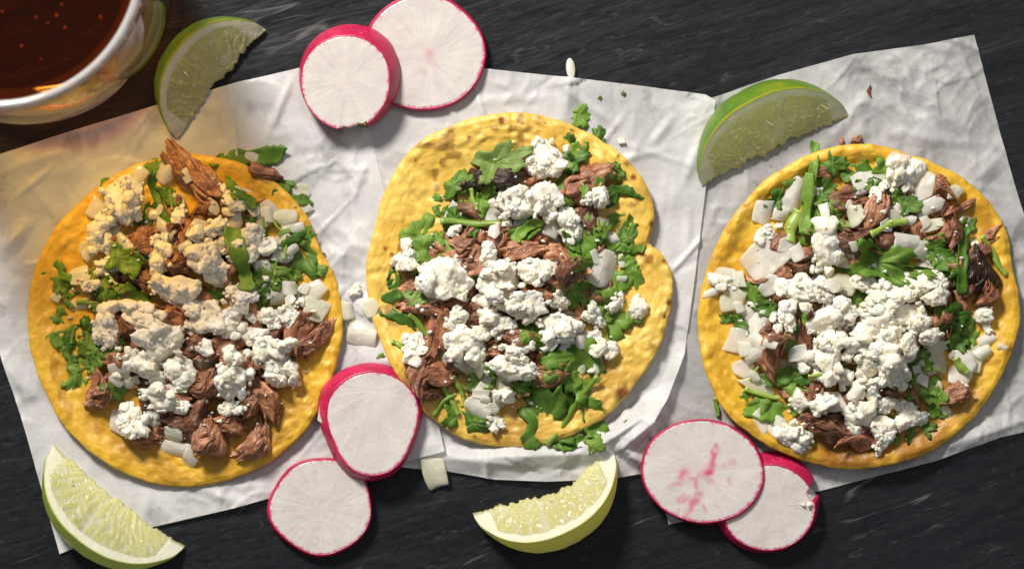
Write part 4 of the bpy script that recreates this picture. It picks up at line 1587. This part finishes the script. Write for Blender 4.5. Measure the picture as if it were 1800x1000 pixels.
def build_pile(t, zone, nfill, seed):
    r = np.random.default_rng(seed); place = PLACE[t]; k = CR[t][2]
    cu, cv, ru, rv = zone
    for i in range(nfill):
        a = r.uniform(0, 2 * PI); q = math.sqrt((i + 0.5) / nfill) * 0.92
        kd = r.choice(['m', 'm', 'm', 'm', 'l', 'o'])
        u, v = cu + ru * q * math.cos(i * 2.39996), cv + rv * q * math.sin(i * 2.39996)
        L, w = r.uniform(70, 115) * k, r.uniform(42, 66) * k
        put(kd, *crop(t, u, v), L, w, r.uniform(0, 180), r, describe(t, kd, u, v, L, w, True), f'{KIND[kd][3]} pieces on {place}', 0.62)
    grow = {'c': 1.10, 'm': 1.12, 'x': 1.12, 'o': 1.0, 'l': 1.3, 'p': 1.08, 's': 1.10, 'g': 1.05}
    sec = 0
    near = [ln.split()[:5] for ln in PIECES[t].strip().splitlines() if ln[:1] in 'olsp']
    def sprinkle(n, lo, hi):
        for q in range(n):
            f = near[int(r.integers(len(near)))]; kd = 'o' if f[0] == 'o' else str(r.choice(['l', 's', 's', 'g']))
            u, v = float(f[1]) + r.normal() * 38, float(f[2]) + r.normal() * 38
            if math.hypot((u - cu) / ru, (v - cv) / rv) > 1.12: continue
            L = r.uniform(lo, hi) * k; w = L * (0.22 if kd == 'g' else r.uniform(0.5, 0.95))
            put(kd, *crop(t, u, v), L, w, r.uniform(0, 180), r, describe(t, kd, u, v, L, w, False), f'{KIND[kd][3]} pieces on {place}')
    for line in PIECES[t].strip().splitlines():
        if line.startswith('--'):
            sec += 1; sprinkle(46 if sec == 1 else 16, 26, 58) ; continue
        body, _, lab = line.partition('|')
        f = body.split(); kd = f[0]; u, v, L, w, a = map(float, f[1:6])
        e = grow[kd]
        put(kd, *crop(t, u, v), L * k * e, w * k * e, a, r, lab.strip() or describe(t, kd, u, v, L * k, w * k, False), f'{KIND[kd][3]} pieces on {place}', over=24 if sec == 2 else 0)
    # fine cheese crumbs nobody could count
    D, F = ico(2); VV, FF = [], []; n = 0
    while n < 130:
        a = r.uniform(0, 2 * PI); q = math.sqrt(r.uniform(0, 1)) * 1.12
        x, y = W(*crop(t, cu + ru * q * math.cos(a), cv + rv * q * math.sin(a)), 0.01)
        s = r.lognormal(math.log(0.00042), 0.45); z = float(hs(np.array([x]), np.array([y]))[0])
        V = D * (1 + 0.75 * vnoise(D * 2.6 + n * 7, 3))[:, None] * s * np.array([1, r.uniform(.5, 1), 0.7])
        VV.append(V + np.array([x, y, z + s * 0.4])); FF.append(F + n * len(D)); n += 1
    obj('cheese_crumbs', mesh('cheese_crumbs', np.concatenate(VV), np.concatenate(FF), M['cheese']),
        label=f'fine scattered cheese crumbs on {place}', cat='cheese', kind='stuff')


# ------------------------------------------------------------------ lay the table, bottom to top
radish('rounded triangular radish slice wedged between two tortillas',
       (655, 741, 81, 90, 0, [(3, 0.05, 270), (2, 0.02, 90), (5, 0.012, 20)]), (651, 736, 94, 103, 0, [(3, 0.06, 270), (2, 0.02, 90), (5, 0.012, 20)]), 0.0060, seed=3, core=(12, -55))
radish('half hidden radish slice tucked under the veined radish slice',
       (1352, 893, 82, 76, 0), (1348, 883, 92, 92, 0, [(2, 0.03, 30)]), 0.0050, tilt=(0.03, 0.04), seed=6, notch=[(18, 10, 0.10)], core=(15, -2))

build_tortilla('A', M['tortA'], 'deep yellow corn tortilla nearest the drink glass', 0.0007, True, 380, 0.0010, [],
               creases=[(840, 775, 780, 700, -0.0006, 12), (858, 350, 820, 330, -0.0006, 10)], toasts=[(700, 745, 8)], oil_shades=[(640, 780, 150, .75), (330, 860, 110, .5), (560, 890, 90, .5), (830, 560, 60, .4), (220, 780, 70, .4)])
build_tortilla('B', M['tortB'], 'pale blistered corn tortilla with a notched edge and toasted spots', 0.0015, False, 320, 0.0011,
               [(218, 14, 0.0045), (45, 25, 0.0012)],
               creases=[(818, 393, 760, 430, -0.0012, 16), (740, 850, 690, 800, -0.001, 14), (430, 12, 425, 90, -0.0008, 6), (130, 160, 200, 210, -0.0010, 14),
                        (690, 90, 600, 160, -0.0010, 18), (60, 470, 10, 480, -0.0008, 10), (100, 190, 150, 270, -0.001, 12)],
               toasts=[(395, 40, 12), (300, 85, 8), (325, 78, 6), (828, 335, 16), (775, 200, 14), (785, 262, 10), (80, 420, 10), (60, 405, 8), (865, 440, 10),
                       (600, 65, 9), (740, 815, 24), (460, 955, 12), (150, 150, 5), (220, 160, 5), (880, 560, 14), (865, 600, 12), (520, 45, 5), (730, 140, 6), (320, 945, 8)], oil_shades=[(420, 920, 130, .45), (200, 800, 90, .4), (690, 780, 110, .35)])
build_tortilla('C', M['tortC'], 'golden corn tortilla with cupped rim farthest from the drink glass', 0.0019, True, 380, 0.0010, [(235, 30, 0.001)],
               creases=[(962, 350, 930, 360, -0.0006, 10), (460, 40, 450, 90, -0.0006, 12)], toasts=[(20, 555, 8)], oil_shades=[(480, 910, 150, .9), (680, 880, 130, .8), (800, 780, 110, .6), (880, 480, 100, .6), (340, 900, 80, .4), (860, 250, 60, .4)])

radish('small radish slice with a dimpled edge lying on bare slate',
       (564, 891, 88, 86, 0, [(5, 0.02, 120), (2, 0.02, 20), (3, 0.02, 60)]), (563, 891, 90, 89, 0, [(5, 0.02, 120), (2, 0.02, 20), (3, 0.02, 60)]), 0.0036, tilt=(0.0, 0.03), seed=4, core=(0, 5))
radish('large thin radish slice partly under the thick slice beside the paper edge',
       (744, 92, 105, 103, 0, [(2, 0.02, 0), (3, 0.015, 100), (5, 0.006, 10)]), (744, 93, 107, 105, 0, [(2, 0.02, 0), (3, 0.015, 100), (5, 0.006, 10)]), 0.0034, seed=2, core=(10, 10),
       veins=[(8, 0, 18, 18, 9, 0.35), (18, 18, 24, 24, 5, 0.25), (-2, 30, 2, 34, 5, 0.2)])
radish('thick radish end slice with a wide pink rim leaning on a larger slice',
       (607, 144, 79, 83, 0, [(3, 0.015, 40)]), (616, 134, 91, 93, 0, [(2, 0.01, 100), (3, 0.012, 40)]), 0.0080, tilt=(0.07, 0.03), seed=1, notch=[(277, 19, 0.07)], q=80)
radish('radish slice with pink veins in its flesh overlapping another slice',
       (1235, 828, 106, 91, -8, [(2, 0.01, 0)]), (1236, 829, 107.5, 92.5, -8, [(2, 0.01, 0)]), 0.0035, tilt=(0.05, 0.0), seed=5, q=84,
       veins=[(22, -46, 8, -5, 6, .75), (8, -5, 2, 2, 9, .8), (-32, -2, -38, 8, 8, .7), (-38, 8, -15, 12, 5, .6), (-15, 12, -12, 25, 5, .6), (-60, 25, -40, 20, 4, .4),
              (-10, 38, -35, 80, 7, .65), (-35, 80, -38, 86, 5, .5), (-42, 48, -30, 44, 6, .65), (-44, 62, -52, 75, 4, .4), (-10, 5, -8, 2, 6, .5), (10, 14, 14, 16, 7, .5),
              (38, -14, 52, -18, 6, .35), (46, 12, 48, 22, 4, .4), (0, 55, 4, 70, 3, .35), (18, 55, 24, 60, 3, .3), (-22, 48, -28, 62, 4, .3)])

build_pile('A', (480, 500, 320, 350), 66, 101)
build_pile('B', (430, 510, 285, 330), 62, 202)
build_pile('C', (520, 500, 350, 360), 70, 303)

lime('lime wedge lying half on slate next to the drink glass', (464, 50), (310, 243), 112, 40, 51)
L2 = lime('lime wedge with green rind lying on two paper edges above the cupped tortilla', (1493, 204), (1234, 326), 120, 39, 52)
lime('lime wedge with bright pulp lying over the torn paper corner', (92, 784), (322, 962), 118, 40, 53)
lime('yellowish lime wedge with torn pulp lying below the drooping leaf', (832, 905), (1078, 795), 116, 42, 54, worn=0.22, rind='rind_yellow')

# loose bits on paper and slate
r0 = np.random.default_rng(9)
for kd, px, py, L, w, a, lab in (
        ('o', 612, 545, 36, 26, 90, 'small yellowish onion cube on paper touching two onion cubes'),
        ('o', 650, 541, 36, 32, 80, 'square translucent onion dice on paper touching the notched tortilla'),
        ('o', 637, 587, 54, 46, -15, 'largest of three onion cubes on paper between two tortillas'),
        ('c', 625, 510, 34, 24, 10, 'lone cheese crumb on paper between two tortillas'),
        ('o', 764, 830, 58, 42, -75, 'white onion chunk lying half on slate below a paper corner'),
        ('o', 1003, 121, 38, 16, 95, 'oval onion petal lying on slate at the paper edge'),
        ('o', 567, 725, 34, 12, 80, 'thin onion sliver beside the triangular radish slice'),
        ('l', 1055, 172, 8, 7, 60, 'tiny dark cilantro fleck on paper above the notched tortilla'),
        ('l', 1097, 165, 11, 8, -40, 'tiny bright cilantro fleck on paper beyond the dark fleck'),
        ('c', 1092, 248, 17, 12, -20, 'tiny cheese crumb on paper beside the cilantro sprig'),
        ('c', 1098, 735, 10, 12, 0, 'tiny cheese crumb on paper by the folded corner'),
        ('m', 1529, 160, 17, 9, 95, 'single dark red beef crumb on bare paper beyond a lime tip'),
        ('m', 1480, 249, 14, 10, 80, 'round beef crumb beside the cupped tortilla rim'),
        ('m', 1504, 246, 20, 12, 10, 'jagged beef crumb against the cupped tortilla rim'),
        ('c', 1424, 886, 12, 8, 0, 'cheese crumb stuck on the half hidden radish slice'),
        ('c', 1412, 887, 10, 6, -20, 'small cheese fleck stuck on the half hidden radish slice'),
        ('s', 640, 222, 16, 8, 5, 'dark cilantro fleck under the thick radish slice'),
        ('s', 668, 625, 14, 6, 20, 'cilantro fleck behind the triangular radish slice')):
    put(kd, px, py, L, w, a, r0, lab, 'loose scraps around the tortillas')


# ------------------------------------------------------------------ drink glass
def lathe(profile, n=128):
    P = np.array(profile); A = np.linspace(0, 2 * PI, n, endpoint=False)
    V = np.stack([P[:, 0][:, None] * np.cos(A), P[:, 0][:, None] * np.sin(A), np.repeat(P[:, 1][:, None], n, 1)], -1).reshape(-1, 3)
    m = len(P); I, J = np.meshgrid(np.arange(m - 1), np.arange(n), indexing='ij'); J2 = (J + 1) % n
    return V, np.stack([I * n + J, I * n + J2, (I + 1) * n + J2, (I + 1) * n + J], -1).reshape(-1, 4)


gx, gy = W(84, -14)
g = obj('drinking_glass', None, (gx, gy, 0.0003), label='clear round tumbler glass holding an amber drink', cat='glass')
HGT = 0.092


def rad(z): return 0.0432 + 0.0075 * math.sin(min(1, max(0, z) / HGT) * 2.3) - 0.0015 * (z / HGT) ** 3


zs = np.linspace(0.004, HGT - 0.003, 26)
V, F = lathe([(rad(z), z) for z in zs] + [(rad(z) - 0.0024, z) for z in zs[::-1] if z > 0.012])
obj('wall', mesh('wall', V, F, M['glass']), parent=g)
V, F = lathe([(0.0005, 0.0), (0.036, 0.0), (0.0415, 0.0010), (0.0438, 0.0025), (rad(0.004), 0.004)] + [(rad(0.012) - 0.003, 0.0125), (0.03, 0.0105), (0.0005, 0.010)])
obj('base', mesh('base', V, F, M['glass']), parent=g)
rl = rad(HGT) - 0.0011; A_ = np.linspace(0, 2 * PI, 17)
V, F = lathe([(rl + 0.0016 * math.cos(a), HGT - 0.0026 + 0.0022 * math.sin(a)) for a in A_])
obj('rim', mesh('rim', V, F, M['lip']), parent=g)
d = obj('amber_drink', None, (gx, gy, 0.0003), label='dark amber bubbly drink filling the tumbler glass', cat='drink')
zl = 0.078
V, F = lathe([(0.0005, 0.0128), (0.03, 0.0130), (rad(0.014) - 0.0032, 0.015)] + [(rad(z) - 0.0030, z) for z in np.linspace(0.018, zl, 18)])
nb = 128 * 2
obj('body', mesh('body', V, F, [M['drink'], M['drink_deep']], fmat=(np.arange(len(F)) < nb).astype(int)), parent=d)
V, F = lathe([(0.0005, zl), (0.02, zl), (rad(zl) - 0.0045, zl), (rad(zl) - 0.0030, zl + 0.0006)])
obj('surface', mesh('surface', V, F, M['drink_top']), parent=d)
D, Fi = ico(2)


def bubbles(name, n, pick, mat):
    VV, FF = [], []
    for k in range(n):
        a = r0.uniform(0, 2 * PI); rr, s_ = pick()
        VV.append(D * s_ + np.array([rr * math.cos(a), rr * math.sin(a), zl + s_ * 0.3])); FF.append(Fi + k * len(D))
    obj(name, mesh(name, np.concatenate(VV), np.concatenate(FF), mat), parent=d, kind='stuff')


bubbles('foam', 420, lambda: (rad(zl) - 0.0033 - abs(r0.normal()) * 0.0007, r0.uniform(0.0002, 0.0006)), M['foam'])
bubbles('bubbles', 60, lambda: (0.038 * math.sqrt(r0.uniform(0, 1)), r0.uniform(0.00025, 0.0006)), M['bubble'])
V, F = lathe([(rad(zl) - 0.0090, zl + 0.0001), (rad(zl) - 0.0060, zl + 0.0004), (rad(zl) - 0.0034, zl + 0.0013)])  # added orange ring: glow of light bent at the drink's edge, as tint
obj('edge_glow', mesh('edge_glow', V, F, M['edge_glow']), parent=d)
